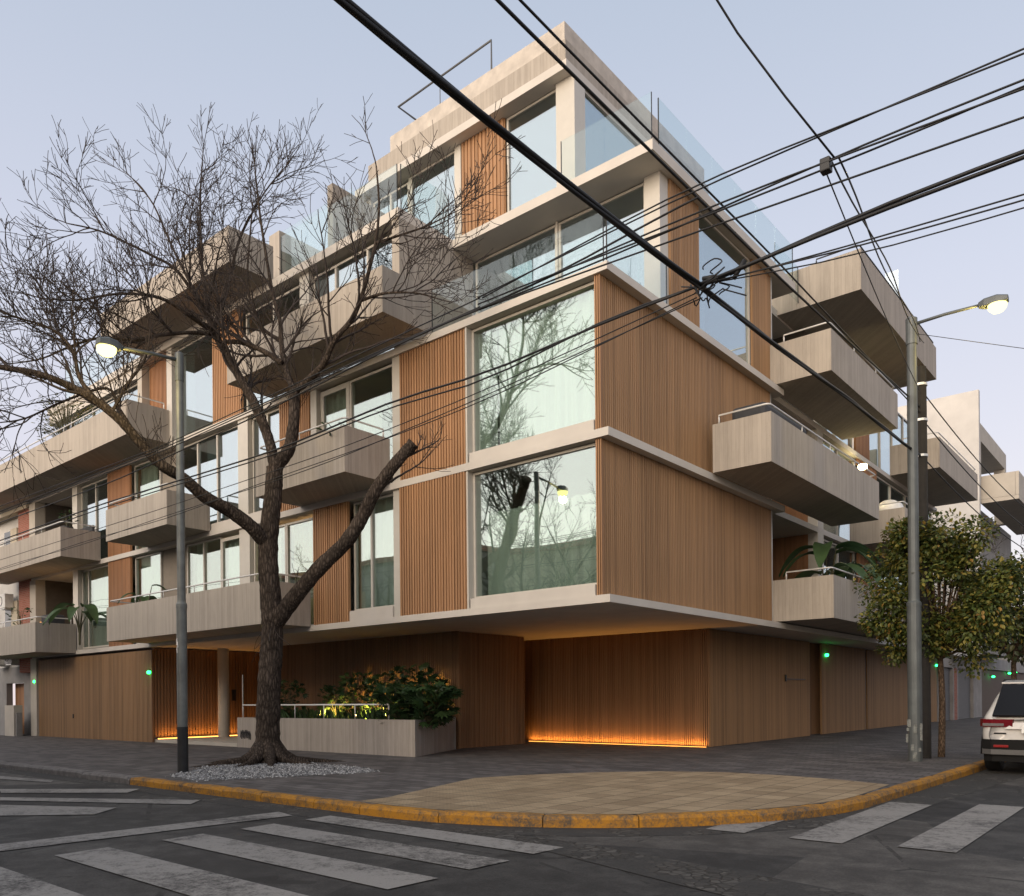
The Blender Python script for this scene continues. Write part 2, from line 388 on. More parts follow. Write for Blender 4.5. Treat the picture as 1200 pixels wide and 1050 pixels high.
# tactile apron
tp = [(.02,-5.72)] ; tp = [(.02,-6.08),(.02,-5.6),(-.85,-2.9),(-.45,-1.9),(.25,-.85),(1.1,-.05),(2.1,.42),(3.2,.42),(4.2,.2),(4.97,-.12),(5.0,-.9)] + [q for q in arc(4.42, -2, -92, 20)]
tm = MB(); tm.poly([(x, y, .004) for x, y in reversed(tp)]); tag(tm.build('tactile_paving', M['tactile']), kind='structure')
# road paint
def paint(name, quad):
    mb = MB(); n = 1
    mb.poly([(x, y, ZR+.010) for x, y in quad]); return tag(mb.build(name, M['zebra']), kind='structure')
for y0, y1 in ((-7.02,-6.62),(-7.9,-7.44),(-8.82,-8.34),(-9.88,-9.36),(-10.95,-10.4),(-11.95,-11.45)):
    paint('crossing_stripe', [(.13,y0),(3.72,y0-.04),(3.75,y1),(.1,y1)])
for x0, x1, ya, yb in ((4.33,4.78,-4.78,-3.25),(5.27,5.80,-4.80,-1.2),(6.27,6.78,-4.66,-.75),(7.3,7.8,-4.6,-.7),(8.3,8.8,-4.6,-.7)):
    paint('crossing_stripe', [(x0,ya),(x1,ya),(x1,yb),(x0,yb)])
paint('stop_line', [(-1.02,-10.4),(-.56,-10.4),(-.3,-6.9),(-.74,-6.8)])
paint('lane_stripe', [(-7.1,-8.0),(-6.4,-8.2),(-4.7,-6.95),(-5.1,-6.55)])
paint('lane_stripe', [(-5.75,-8.45),(-5.3,-8.6),(-2.45,-7.1),(-2.8,-6.75)])
paint('lane_stripe', [(-4.7,-8.8),(-3.4,-9.2),(-2.5,-8.4),(-2.95,-7.9)])
paint('lane_stripe', [(-12,-7.4),(-11.6,-7.8),(-7.6,-7.0),(-8.0,-6.8)])
# white gravel bed round the tree
def gravel():
    g = G('white_gravel'); o = g.n('ShaderNodeNewGeometry'); 
    col = g.ramp(o.outputs['Random Per Island'], [(0, (.06, .06, .062)), (.5, (.22, .22, .225)), (1, (.46, .46, .45))])
    return g.done(col, .85, spec=.3)
M['gravel'] = gravel()
gb = MB(); rg = random.Random(4)
poly = [(-5.5,-5.75),(-4.35,-5.95),(-3.1,-3.15),(-3.9,-2.7),(-6.4,-2.5),(-7.3,-2.9),(-7.2,-4.0)]
def inside(x, y, P):
    c = False
    for i in range(len(P)):
        (x1, y1), (x2, y2) = P[i-1], P[i]
        if (y1 > y) != (y2 > y) and x < (x2-x1)*(y-y1)/(y2-y1)+x1: c = not c
    return c
for _ in range(14000):
    x, y = rg.uniform(-8.5,-3), rg.uniform(-6,-2.5)
    if not inside(x+rg.gauss(0,.08), y+rg.gauss(0,.08), poly) or y < -6.02: continue
    s = rg.uniform(.012, .03); n = len(gb.v); a = rg.uniform(0, 6.28); z = rg.uniform(-.004, .022)
    for k in range(4): gb.v.append((x+s*math.cos(a+k*1.57)*rg.uniform(.7,1.2), y+s*math.sin(a+k*1.57)*rg.uniform(.7,1.2), z))
    gb.v.append((x+rg.uniform(-.004,.004), y, z+s*rg.uniform(.5,1.0)))
    gb.f += [(n,n+1,n+4),(n+1,n+2,n+4),(n+2,n+3,n+4),(n+3,n,n+4)]
tag(gb.build('gravel', M['gravel']), 'white gravel spread round the foot of the bare tree', 'gravel', kind='stuff')
sb_ = MB(); sb_.poly([(x, y, .003) for x, y in poly]); tag(sb_.build('soil_bed', plain('grey_soil', (.16,.155,.15), .9, var=.4, sc=30)), kind='structure')

# ------------------------------------------------------------------ the apartment building
B = thing('apartment_building', 'five storey corner apartment building of concrete balconies, timber slats and wide glass', 'apartment building')
Z0b, Z0t, Z1b, Z1t, Z2b, Z2t, Z3b, Z3t, Z4b, Z4t = 3.15, 3.30, 6.31, 6.47, 9.45, 9.61, 12.60, 12.82, 15.75, 15.95
# (ax,d): ax 'L' = street front along x (depth runs +y), ax 'R' = street front along y (depth runs -x)
def bx(mb, ax, u0, u1, d0, d1, z0, z1):
    if ax == 'L': mb.box(u0, u1, d0, d1, z0, z1)
    else: mb.box(-d1, -d0, u0, u1, z0, z1)
def P3(ax, u, d, z): return (u, d, z) if ax == 'L' else (-d, u, z)

def slats(name, ax, u0, u1, z0, z1, d, m, pitch=.06, rib=.036, dep=.028, parent=B):
    mb = MB(); lo, hi = min(u0,u1), max(u0,u1); n = max(1, round((hi-lo)/pitch)); p = (hi-lo)/n; rib = p*.6
    bx(mb, ax, lo, hi, d+dep, d+dep+.05, z0, z1)
    for i in range(n):
        a = lo+i*p+(p-rib)/2
        bx(mb, ax, a, a+rib, d, d+dep-.002, z0, z1)
    return mb.build(name, m, parent)

def curtain(ax, u0, u1, z0, z1, d, m, parent, seed=0):
    mb = MB(); rr = random.Random(seed); lo, hi = min(u0,u1), max(u0,u1); n = int((hi-lo)/.02)+2; base = 0
    ph = rr.uniform(0,6); 
    for i in range(n+1):
        u = lo+(hi-lo)*i/n; dd = d+.05*math.sin(u*19+ph+1.6*math.sin(u*2.3+ph))+.03*math.sin(u*41+ph*2+math.sin(u*5))
        mb.v.append(P3(ax,u,dd,z0)); mb.v.append(P3(ax,u,dd*1.0,z1))
        mb.v.append(P3(ax,u,dd+.006,z0)); mb.v.append(P3(ax,u,dd+.006,z1))
    for i in range(n):
        a = 4*i; mb.f += [(a,a+4,a+5,a+1),(a+2,a+3,a+7,a+6)]
    o = mb.build('curtain', m, parent, smooth=True); return o

def window(ax, u0, u1, z0, z1, d, cols=(), rows=(), cur=(), pane='pane', fr=.055, fd=.09, cmat='curtain', cz=None, post=None):
    """frame mesh = the window part; pane and curtains are its sub-parts"""
    lo, hi = min(u0,u1), max(u0,u1); mb = MB()
    bx(mb, ax, lo, lo+fr, d, d+fd, z0, z1); bx(mb, ax, hi-fr, hi, d, d+fd, z0, z1)
    bx(mb, ax, lo+fr, hi-fr, d, d+fd, z0, z0+fr); bx(mb, ax, lo+fr, hi-fr, d, d+fd, z1-fr, z1)
    for c in cols:
        u = lo+(hi-lo)*c; bx(mb, ax, u-fr*.6, u+fr*.6, d-.004, d+fd-.006, z0+fr, z1-fr)
    w_ = mb.build('window', M['whiteframe'], B)
    g = MB(); bx(g, ax, lo+fr*.5, hi-fr*.5, d+fd*.45, d+fd*.45+.014, z0+fr*.5, z1-fr*.5); g.build('pane', M[pane], w_)
    for k, (a, b) in enumerate(cur):
        curtain(ax, lo+(hi-lo)*a, lo+(hi-lo)*b, z0+.03, cz or z1-.02, d+fd+.14+.03*k, M[cmat], w_, seed=int(abs(u0*100))+k)
    return w_

def tuberail(pts, z, posts, m=None, r=.021, zbase=None, parent=None, name='railing'):
    mb = MB(); P = []
    for i, p in enumerate(pts):
        v = Vector((p[0], p[1], z))
        if 0 < i < len(pts)-1:
            a = Vector((pts[i-1][0], pts[i-1][1], z)); b = Vector((pts[i+1][0], pts[i+1][1], z))
            da = (a-v).normalized()*.12; db = (b-v).normalized()*.12
            for t in (0,.25,.5,.75,1): P.append((v+da)*(1-t)**2 + v*2*t*(1-t) + (v+db)*t*t)
        else: P.append(v)
    e0 = [Vector((pts[0][0], pts[0][1], zbase)), Vector((pts[0][0], pts[0][1], z-.06))]
    e1 = [Vector((pts[-1][0], pts[-1][1], z-.06)), Vector((pts[-1][0], pts[-1][1], zbase))]
    mb.tube(e0+P[0:]+e1, r, 7)
    for (x, y) in posts: mb.tube([(x,y,zbase),(x,y,z)], r*.62, 6)
    return mb.build(name, m or M['railwhite'], parent or B, smooth=True)

def balcony(ax, u0, u1, z0, h=1.07, out=1.35, back=0.0, ends=(1,1), rail=.2, thick=.13, label=None, m='concrete', railm=None):
    lo, hi = min(u0,u1), max(u0,u1); mb = MB()
    bx(mb, ax, lo, hi, -out, -out+thick, z0, z0+h)
    a, b = lo, hi
    if ends[0]: bx(mb, ax, lo, lo+thick, -out+thick, back, z0, z0+h)
    if ends[1]: bx(mb, ax, hi-thick, hi, -out+thick, back, z0, z0+h)
    bx(mb, ax, lo+(thick if ends[0] else 0), hi-(thick if ends[1] else 0), -out+thick, back, z0+.003, z0+.16)
    o = mb.build('balcony', M[m], B)
    if label: o['label'] = label
    if rail:
        k = thick/2; pl = []
        if ends[0]: pl.append(P3(ax, lo+k, -.15, 0))
        pl += [P3(ax, lo+k, -out+k, 0), P3(ax, hi-k, -out+k, 0)]
        if ends[1]: pl.append(P3(ax, hi-k, -.15, 0))
        n = max(2, int((hi-lo)/1.6)); ps = [P3(ax, lo+k+(hi-lo-2*k)*i/n, -out+k, 0)[:2] for i in range(1, n)]
        tuberail([q[:2] for q in pl], z0+h+rail, ps, railm, zbase=z0+h-.02, parent=o)
    return o

# --- floor plates
def part(name, m, boxes, parent=B, bevel=0):
    mb = MB()
    for b in boxes: mb.box(*b)
    return mb.build(name, M[m] if isinstance(m, str) else m, parent, bevel=bevel)
XE = -28.0
part('floor_slab', 'slab', [(XE, 0, 0, 8.65, Z0b, Z0t), (XE, -.02, 8.65, 31.5, Z0b, Z0t)])
part('floor_slab', 'slab', [(XE, 0, 0, 8.65, Z1b, Z1t), (XE, -.3, 8.65, 27, Z1b, Z1t)])
part('floor_slab', 'slab', [(XE, 0, 0, 8.65, Z2b, Z2t), (XE, -.3, 8.65, 27, Z2b, Z2t)])
part('floor_slab', 'slab', [(-5.7, 0, 1.75, 9.55, Z3b, Z3t), (-26, -5.7, -.08, 9.55, Z3b, Z3t), (-26, -1.0, 9.55, 24, Z3b, Z3t)])
# --- inner walls that close the rooms behind the glass
iw = MB()
for z0, z1 in ((Z0t, Z1b), (Z1t, Z2b)):
    iw.box(-27.4, -3.4, 3.3, 3.5, z0, z1); iw.box(-3.6, -3.4, 3.5, 26, z0, z1)
    for x in (-3.72, -9.15, -17.6): iw.box(x-.06, x+.06, .35, 3.3, z0, z1)
iw.box(-24, -5.9, 4.4, 4.6, Z2t, Z3b); iw.box(-3.9, -3.7, 7.0, 24, Z2t, Z3b); iw.box(-5.8,-3.9, 7.2, 7.4, Z2t, Z3b)
iw.box(-10.6, -5.9, 5.4, 5.6, Z3t, Z4b); iw.box(-5.9, -3.0, 6.4, 6.6, Z3t, Z4b)
iw.build('inner_wall', M['inner'], B)

# --- LEVELS 1 and 2, left street front
DW, DG = .05, .20     # timber face, glass face
def both(f):
    for z0, z1 in ((Z0t, Z1b), (Z1t, Z2b)): f(z0, z1)
for lv, (z0, z1) in enumerate(((Z0t, Z1b), (Z1t, Z2b))):
    # big corner window
    window('L', -3.66, -.36, z0+.22, z1-.02, DG, cols=(), cur=((.06, 1.0),) if lv == 0 else ((.0, .14), (.18, 1.0)), cz=z1-.9 if lv == 0 else None)
    part('sill', 'slab', [(-3.62, -.36, .04, .30, z0, z0+.218)])
    part('window_jamb', 'whiteframe', [(-3.66-.05, -3.662, .03, .3, z0, z1)])
    slats('timber_slats', 'L', -5.86, -3.72, z0, z1, DW-.04 if lv == 0 else DW, M['slat'], pitch=.085)
    part('window_post', 'whiteframe', [(-6.13, -5.87, .08, .30, z0, z1)])
    if lv == 0:
        window('L', -7.74, -6.14, z0+.26, z1-.02, DG, cols=(.42,), cur=((0, 1),))
        part('sill', 'slab', [(-7.74, -6.14, .04, .30, z0, z0+.258)])
        slats('timber_slats', 'L', -9.2, -7.76, z0-.06, z1, DW-.03, M['slat'], pitch=.09)
        window('L', -10.62, -9.3, z0, z1-.12, DG, cur=((0, .95),), cmat='warmcurtain')
        window('L', -12.2, -10.64, z0, z1-.12, DG+.002, cols=(.5,), cur=((.3, .6),))
        part('window_post', 'whiteframe', [(-12.75, -12.22, .08, .30, z0, z1)])
        window('L', -13.95, -12.77, z0, z1-.1, DG, fr=.1, cur=((.1, .9),))
        window('L', -16.0, -13.97, z0, z1-.02, DG+.03, cols=(.5,), cur=((.1,.4),))
        part('recess_wall', 'shadeconcrete', [(-17.55, -16.02, .25, .45, z0, z1)])
        window('L', -19.4, -17.6, z0, z1-.02, DG, cols=(), cur=((0, 1),))
        slats('timber_slats', 'L', -21.15, -19.45, z0-.08, z1, DW, M['redboard'], pitch=.09)
        window('L', -23.65, -21.2, z0+.05, z1-.02, DG, cols=(.22,), cur=((.2, 1),))
    else:
        window('L', -7.85, -6.14, z0+.02, z1-.06, DG, cur=((0, .5),), cz=z1-.9)
        window('L', -9.05, -7.87, z0+.02, z1-.06, DG, fr=.13, cur=((0, .9),))
        part('window_post', 'whiteframe', [(-9.32, -9.07, .08, .30, z0, z1)])
        slats('timber_slats', 'L', -10.7, -9.34, z0-.05, z1, DW, M['slat'], pitch=.09)
        window('L', -12.22, -10.72, z0+.2, z1-.02, DG, cols=(.5,), pane='panesky', cur=((.5, 1),))
        part('window_post', 'whiteframe', [(-12.75, -12.24, .06, .30, z0, z1)])
        window('L', -16.3, -12.77, z0+.2, z1-.02, DG, cols=(.3, .62), pane='panesky', cur=((.35, .62), (.8, 1)))
        part('sill', 'slab', [(-16.3, -10.72, .04, .30, z0, z0+.198)])
        part('recess_wall', 'shadeconcrete', [(-17.55, -16.32, .25, .45, z0, z1)])
        window('L', -19.4, -17.6, z0, z1-.02, DG, cur=((0, .7),))
        slats('timber_slats', 'L', -21.15, -19.45, z0-.08, z1, DW, M['redboard'], pitch=.09)
        window('L', -23.65, -21.2, z0, z1-.02, DG, cols=(.5,), pane='panesky')
    part('window_post', 'whiteframe', [(-24.1, -23.67, .05, .3, z0, z1)])
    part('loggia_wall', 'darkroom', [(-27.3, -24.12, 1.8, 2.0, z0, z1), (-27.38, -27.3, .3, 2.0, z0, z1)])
part('end_pillar', 'plaster', [(-28.0, -27.4, -.06, .6, .0, 3.14), (-28.0, -27.4, -.06, .6, 3.31, 6.30), (-28.0, -27.4, -.06, .6, 6.48, 9.44)])
# --- right street front, levels 1 and 2
for z0, z1 in ((Z0t, Z1b), (Z1t, Z2b)):
    slats('timber_wall', 'R', .14, 8.2, z0, z1, .20, M['board'], pitch=.072, dep=.016)
    part('timber_corner', 'slat', [(-.335+i*.05, -.335+i*.05+.03, .06, .14, z0, z1) for i in range(3)])
    part('wall_edge', 'metal', [(-.34, -.19, 8.2, 8.24, z0, z1)])
    # loggia behind the balconies
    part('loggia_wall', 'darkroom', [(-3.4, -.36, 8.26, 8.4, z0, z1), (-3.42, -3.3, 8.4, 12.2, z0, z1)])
    lw = slats('timber_wall', 'L', -3.28, -.62, z0, z1, 12.1, M['redboard'], pitch=.1, dep=.012)
    part('window_post', 'whiteframe', [(-.6, -.30, 12.0, 12.5, z0, z1)])
    window('R', 12.55, 16.0, z0+.02, z1-.05, .45, cols=(.5,), pane='panesky', cur=((.5, .9),))
    slats('timber_wall', 'R', 16.05, 18.2, z0, z1, .34, M['redboard'], pitch=.12)
    window('R', 18.25, 26.6, z0+.02, z1-.05, .45, cols=(.25, .5, .75), pane='panesky', cur=((.3, .7),))
dr = part('door', M['redboard'], [(-2.1, -1.0, 12.05, 12.09, Z0t, Z0t+2.2)]); part('door_handle', 'blacksteel', [(-1.55, -1.52, 12.02, 12.045, 4.3, 4.6)], parent=dr)
# --- LEVEL 3 (set back corner terrace)
z0, z1 = Z2t, Z3b
part('corner_column', 'whiteframe', [(-.62, -.24, 2.45, 2.80, z0, z1)])
window('L', -3.0, -.64, z0+.04, z1-.03, 2.55, cols=(), pane='panesky', cur=((.0, .3),))
window('L', -5.66, -3.06, z0+.04, z1-.03, 2.55, cols=(), pane='panesky', cur=((.3, .9),))
part('window_post', 'whiteframe', [(-3.058, -3.002, 2.5, 2.7, z0, z1)])
slats('timber_wall', 'R', 2.82, 4.18, z0, z1, .20, M['board'], pitch=.072, dep=.016)
window('R', 4.2, 7.08, z0+.03, z1-.02, .26, pane='panesky', cur=((.0, .25),))
slats('timber_wall', 'R', 7.12, 8.3, z0, z1, .20, M['board'], pitch=.072, dep=.016)
part('wall_edge', 'metal', [(-.34, -.19, 8.3, 8.34, z0, z1)])
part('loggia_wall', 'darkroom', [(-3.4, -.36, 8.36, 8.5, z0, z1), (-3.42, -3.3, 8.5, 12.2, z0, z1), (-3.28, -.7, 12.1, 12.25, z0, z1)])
window('R', 12.5, 16.0, z0+.02, z1-.05, .5, cols=(.5,), pane='panesky')
slats('timber_wall', 'R', 16.05, 17.6, z0, z1, .4, M['redboard'], pitch=.12)
window('R', 17.65, 24, z0+.02, z1-.05, .5, cols=(.25, .5, .75), pane='panesky')
part('side_wall', 'concrete', [(-5.95, -5.70, -.05, 2.5, z0, z1)])
# strip of windows over the level 3 parapet, left front
window('L', -9.3, -6.0, z0+.05, z1-.1, DG, cols=(.28, .66), pane='panesky', cur=((.1, .25),))
part('window_post', 'whiteframe', [(-9.72, -9.32, .06, .3, z0, z1)])
window('L', -12.5, -9.74, z0+.05, z1-.1, DG, cols=(.5,), pane='panesky')
slats('timber_slats', 'L', -14.1, -12.54, z0, z1, DW, M['slat'], pitch=.09)
window('L', -16.4, -14.14, z0+.05, z1-.02, DG, pane='panesky', cur=((.0, .3),))
part('window_post', 'whiteframe', [(-16.75, -16.42, .0, .3, z0, z1)])
slats('timber_slats', 'L', -18.4, -16.8, z0, z1, .25, M['redboard'], pitch=.09)
part('window_post', 'plaster', [(-18.75, -18.45, .02, .3, z0, z1)])
window('L', -24.5, -18.8, z0+.05, z1-.4, DG, cols=(.33, .66), pane='panesky')
part('beam', 'slab', [(-26, -18.8, .0, .32, z1-.38, z1-.002)])
# --- LEVEL 4 penthouse
z0, z1 = Z3t, Z4b
part('corner_column', 'whiteframe', [(-2.95, -2.42, 2.42, 2.85, z0, z1)])
window('L', -4.55, -2.97, z0+.02, z1-.02, 2.52, pane='panesky')
slats('timber_slats', 'L', -6.05, -4.58, z0, z1, 2.45, M['slat'], pitch=.12)
part('window_post', 'whiteframe', [(-6.28, -6.07, 2.46, 2.7, z0, z1)])
window('L', -8.1, -6.3, z0+.02, z1-.02, 2.52, pane='panesky', cols=(.06,))
window('L', -9.6, -8.12, z0+.02, z1-.1, 2.54, pane='panesky', cols=(.5,))
part('side_wall', 'plaster', [(-9.9, -9.62, 2.46, 8.0, z0, z1)])
window('R', 2.87, 9.2, z0+.02, z1-.02, 2.52, pane='panesky', cols=(.5,), cur=((.7, .95),))
part('back_wall', 'plaster', [(-9.62, -2.5, 9.22, 9.5, z0, z1)])
rf = part('roof_slab', 'slab', [(-9.95, -2.45, 2.15, 9.9, Z4b, Z4t)])
part('roof_parapet', 'concrete', [(-9.6, -2.62, 2.36, 9.6, Z4t, 16.62)], parent=rf)
part('roof_coping', plain('pale_render', (.52, .47, .41), .85, var=.22, sc=3), [(-8.75, -2.70, 2.44, 9.5, 16.62, 17.12)], parent=rf)
mb = MB()
mb.tube([(-5.23,2.75,16.9),(-5.23,2.75,18.18),(-8.74,2.75,18.13),(-8.74,3.6,18.13),(-8.74,5.0,18.13)],   .028, 6)
for p in ((-7.08,2.75),(-8.74,5.0)): mb.tube([(p[0],p[1],17.0),(p[0],p[1],18.15)], .012, 6)
mb.tube([(-5.12,2.75,16.9),(-5.12,2.75,17.4)], .02, 6)
mb.build('roof_railing', plain('dull_steel_tube', (.13,.13,.13), .6, .3), rf, smooth=True)
# terrace balustrades of clear glass
def glassrail(ax, u0, u1, d, z0, h, seg=1.25, parent=B, name='glass_balustrade'):
    lo, hi = min(u0,u1), max(u0,u1); n = max(1, round((hi-lo)/seg)); mb = MB()
    for i in range(n):
        a = lo+(hi-lo)*i/n; b = lo+(hi-lo)*(i+1)/n
        bx(mb, ax, a+.006, b-.006, d, d+.014, z0, z0+h)
    o = mb.build(name, M['rail_glass'], parent)
    e_ = MB(); bx(e_, ax, lo-.006, lo+.006, d-.004, d+.02, z0, z0+h); bx(e_, ax, hi-.006, hi+.006, d-.004, d+.02, z0, z0+h); e_.build('edge_trim', M['blacksteel'], o)
    return o
glassrail('L', -4.75, -.12, .06, Z2t, 1.0)
glassrail('R', .1, 2.4, .06, Z2t, 1.0)
glassrail('R', 2.1, 9.5, .05, Z3t, 1.05)
glassrail('L', -2.4, -.08, 1.85, Z3t, 1.05)
glassrail('L', -10.5, -5.85, .03, Z3t, 1.12)
glassrail('R', .1, 1.7, 5.78, Z3t, 1.12)
glassrail('L', -24.5, -18.5, .0, Z3t, 1.2)
part('glass_screen', 'rail_glass', [(-12.6, -8.65, 1.0, 1.014, Z3t, 15.0)])
part('blade_wall', 'concrete', [(-8.62, -8.40, .15, 2.4, Z3t, 14.6)])
part('upper_wall', 'concrete', [(-19.2, -10.0, 3.0, 3.2, Z3t, 15.3), (-13.4, -10.0, 3.2, 8, Z3t, 15.3), (-12.2, -11.7, .8, 3.0, Z3t, 14.9)])
# --- balconies
bA = balcony('L', -18.1, -9.28, Z0t-.03, 1.08)
bB = balcony('L', -9.68, -6.14, Z1t, 1.05)
bC = balcony('L', -10.95, -4.82, 9.65, 1.0, rail=.0)
bD = balcony('L', -18.1, -14.2, Z1t-.02, 1.0)
bE = balcony('L', -30.5, -23.75, 3.19, 1.08, out=1.4)
bF = balcony('L', -30.5, -21.6, 6.41, 1.02)
bG = balcony('L', -31, -16.58, 9.57, 1.06)
bH = balcony('L', -18.35, -10.82, Z3t+.003, .95, rail=.0)
rL1 = balcony('R', 8.25, 17, 3.33, 1.1, out=1.4, back=.3)
rL2 = balcony('R', 4.32, 12.25, Z1t+.003, 1.1, out=1.4, back=-.02)
rL3 = balcony('R', 8.23, 14.3, 9.65, 1.07, out=1.4, back=.3)
rL4 = balcony('R', 10.73, 19.33, 12.66, 1.14, out=1.4, back=1.2, rail=.15, railm=M['blacksteel'])
rE = balcony('R', 15.0, 23.5, 6.30, 1.03, out=1.4, back=.3)
rF = balcony('R', 19.72, 26.45, 9.6, 1.1, out=1.4, back=.3)
part('glass_screen', 'rail_glass', [(.9, 1.3, 14.9, 14.914, 13.8, 14.9)], parent=rL4)
glassrail('R', 9.0, 10.7, .35, Z3t, 1.05)
# lights under the LED-lit walls and garage
# --- ground floor
def gslats(name, ax, u0, u1, d, z0, z1, m, pitch=.06, dep=.03): return slats(name, ax, u0, u1, z0, z1, d, m, pitch, dep=dep)
gslats('timber_wall', 'L', -8.2, -1.62, 6.85, .02, Z0b, M['slatshade'], .062)
part('led_strip', 'led', [(-7.45, -1.45, 6.79, 6.80, .006, .014)])
def wash(name, loc, sx, rot, en):
    l = bpy.data.lights.new(name, 'AREA'); l.shape = 'RECTANGLE'; l.size = sx; l.size_y = .04; l.energy = en; l.color = (1.0, .42, .08); l.spread = R(150)
    o = bpy.data.objects.new(name, l); COL.objects.link(o); o.location = loc; o.rotation_euler = rot
wash('led_wash', (-4.45, 6.775, .035), 6.0, (R(180-12), 0, 0), 38)
wash('led_wash', (-17.80, 2.8, .15), 5.2, (R(180), 0, R(90)), 22)
g1 = slats('timber_wall', 'R', 6.86, 14.1, .015, Z0b-.02, 1.35, M['boardshade'], .075, dep=.014)
part('timber_corner', 'slatshade', [(-1.60+i*.062, -1.60+i*.062+.036, 6.84, 6.9, .02, Z0b-.02) for i in range(4)])
slats('timber_wall', 'R', 14.05, 17.0, .02, Z0b, 1.62, M['slatshade'], .11)
gd = slats('garage_door', 'R', 15.25, 20.05, .02, Z0b-.02, 1.35, M['boardshade'], .075, dep=.012)
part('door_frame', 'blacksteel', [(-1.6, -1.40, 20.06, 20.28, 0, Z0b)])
gd2 = slats('garage_door', 'R', 20.3, 26.6, .02, Z0b-.02, 1.35, M['boardshade'], .075, dep=.012)
slats('garage_door', 'R', 26.7, 31.4, .02, Z0b-.02, 1.35, M['boardshade'], .075, dep=.012)
part('door_handle', 'blacksteel', [(-1.33, -1.30, 12.0, 13.6, 1.86, 1.885), (-1.345, -1.30, 11.95, 12.0, 1.80, 2.0)], parent=g1)
gslats('timber_wall', 'R', 2.735, 5.5, 6.55, .02, Z0b-.02, M['slatshade'], .066, .02)
gslats('timber_wall', 'L', -15.5, -6.635, 2.75, .0, Z0b, M['slatshade'], .075)
gslats('timber_wall', 'R', .08, 7.6, 17.92, .16, Z0b-.04, M['slatshade'], .11, .03)
part('led_strip', 'led', [(-17.82, -17.80, .15, 5.5, .105, .13)])
part('lobby_wall', 'darkroom', [(-17.9, -13.0, 7.0, 7.2, 0, Z0b)])
part('lobby_wall', 'darkroom', [(-15.5,-15.3,2.85,7.0,0,Z0b)])
part('entrance_step', 'plaster', [(-17.95, -13.0, .1, 7.0, 0, .10)])
part('column', 'plaster', [])
bpy.data.objects.remove(bpy.data.objects['column'], do_unlink=True)
MB().lathe([(.19,.1),(.19,Z0b)], (-17.25, 2.2, 0), 20).build('column', M['plaster'], B, smooth=False)
wb = slats('timber_wall', 'L', -27.36, -17.95, -.02, Z0b-.1, .0, M['boardshade'], .09, dep=.012)
part('door_handle', 'blacksteel', [(-24.05, -24.0, -.03, -.002, .75, .9)], parent=wb)
part('wall_return', 'slatshade', [(-17.94, -17.905, .0, .07, .0, Z0b-.1)])
part('intercom', 'blacksteel', [(-17.9,-17.86,2.9,3.05,1.35,1.75)])
# far, lower tail of the building along the right street
part('back_wall', 'plaster', [(-3.2, -.5, 26.7, 26.9, Z0t, Z3b)])
# green garage signal lamps
for k, (x, y, z, lab) in enumerate(((-1.30, 15.62, 2.74, 'green garage signal lamp on the timber wall beside the dark slatted slot on the right'), (-18.0, -.05, 2.31, 'green signal lamp by the lit entrance corner of the left timber wall'),
                      (-27.6, -.05, 2.2, 'green signal lamp at the far left end of the timber wall'), (-1.30, 31.2, 2.78, 'green signal lamp behind the leafy tree trunk'))):
    t = thing('signal_lamp', lab, 'signal lamp', (x, y, z))
    MB().lathe([(.035,-.05),(.06,-.03),(.065,.03),(.035,.055)], (x, y, z), 10).build('lens', M['greenled'], t, smooth=True)
    MB().box(x-.03, x+.03, y-.02 if x > -5 else y+.0, y+.02 if x > -5 else y+.05, z+.05, z+.09).build('bracket', M['blacksteel'], t)
# ------------------------------------------------------------------ planter and planting
pl = thing('concrete_planter', 'long board-marked concrete planter in front of the recessed timber wall', 'planter', (-9, 1.3, 0))
PX0, PX1, PY0, PY1, PH = -12.9, -5.42, .05, 2.66, .86
PB = -6.62   # the right end runs back at a slant
mb = MB(); mb.prism([(PX0,PY0),(PX1,PY0),(PX1-.06,PY0+.14),(PX0,PY0+.14)], -.02, PH); mb.box(PX0, PB, PY1-.14, PY1, -.02, PH); mb.box(PX0, PX0+.14, PY0+.14, PY1-.14, -.02, PH)
mb.prism([(PX1-.003,PY0+.142)][0:0]+[(PX1-.06,PY0+.1401),(PB+.06,PY1-.14),(PB-.11,PY1-.14),(PX1-.22,PY0+.14)], -.02, PH-.002)
mb.build('trough', M['planterc'], pl)
MB().prism([(PX0+.14,PY0+.14),(PX1-.22,PY0+.14),(PB-.1,PY1-.14),(PX0+.14,PY1-.14)], 0, PH-.1).build('soil', plain('dark_soil', (.03,.024,.018), .95, sc=20, var=.5), pl)
tuberail([(-12.7,.12),(-6.4,.12)], 1.22, [(-12.7+1.26*i,.12) for i in range(1,5)], zbase=PH-.02, parent=pl)
MB().box(-12.86,-12.84,.2,.22,.0,2.1).build('steel_rod', M['metal'], pl)
gf = MB(); rr = random.Random(3)
for k in range(7):
    x = -12.72+k*.075; zz = .42+rr.uniform(-.03,.03)
    gf.tube([(x,.046,zz-.12),(x+.03,.045,zz+.08),(x+.07,.046,zz-.02),(x+.06,.046,zz-.16)], .016, 5)
gf.build('graffiti', M['rubber'], pl)

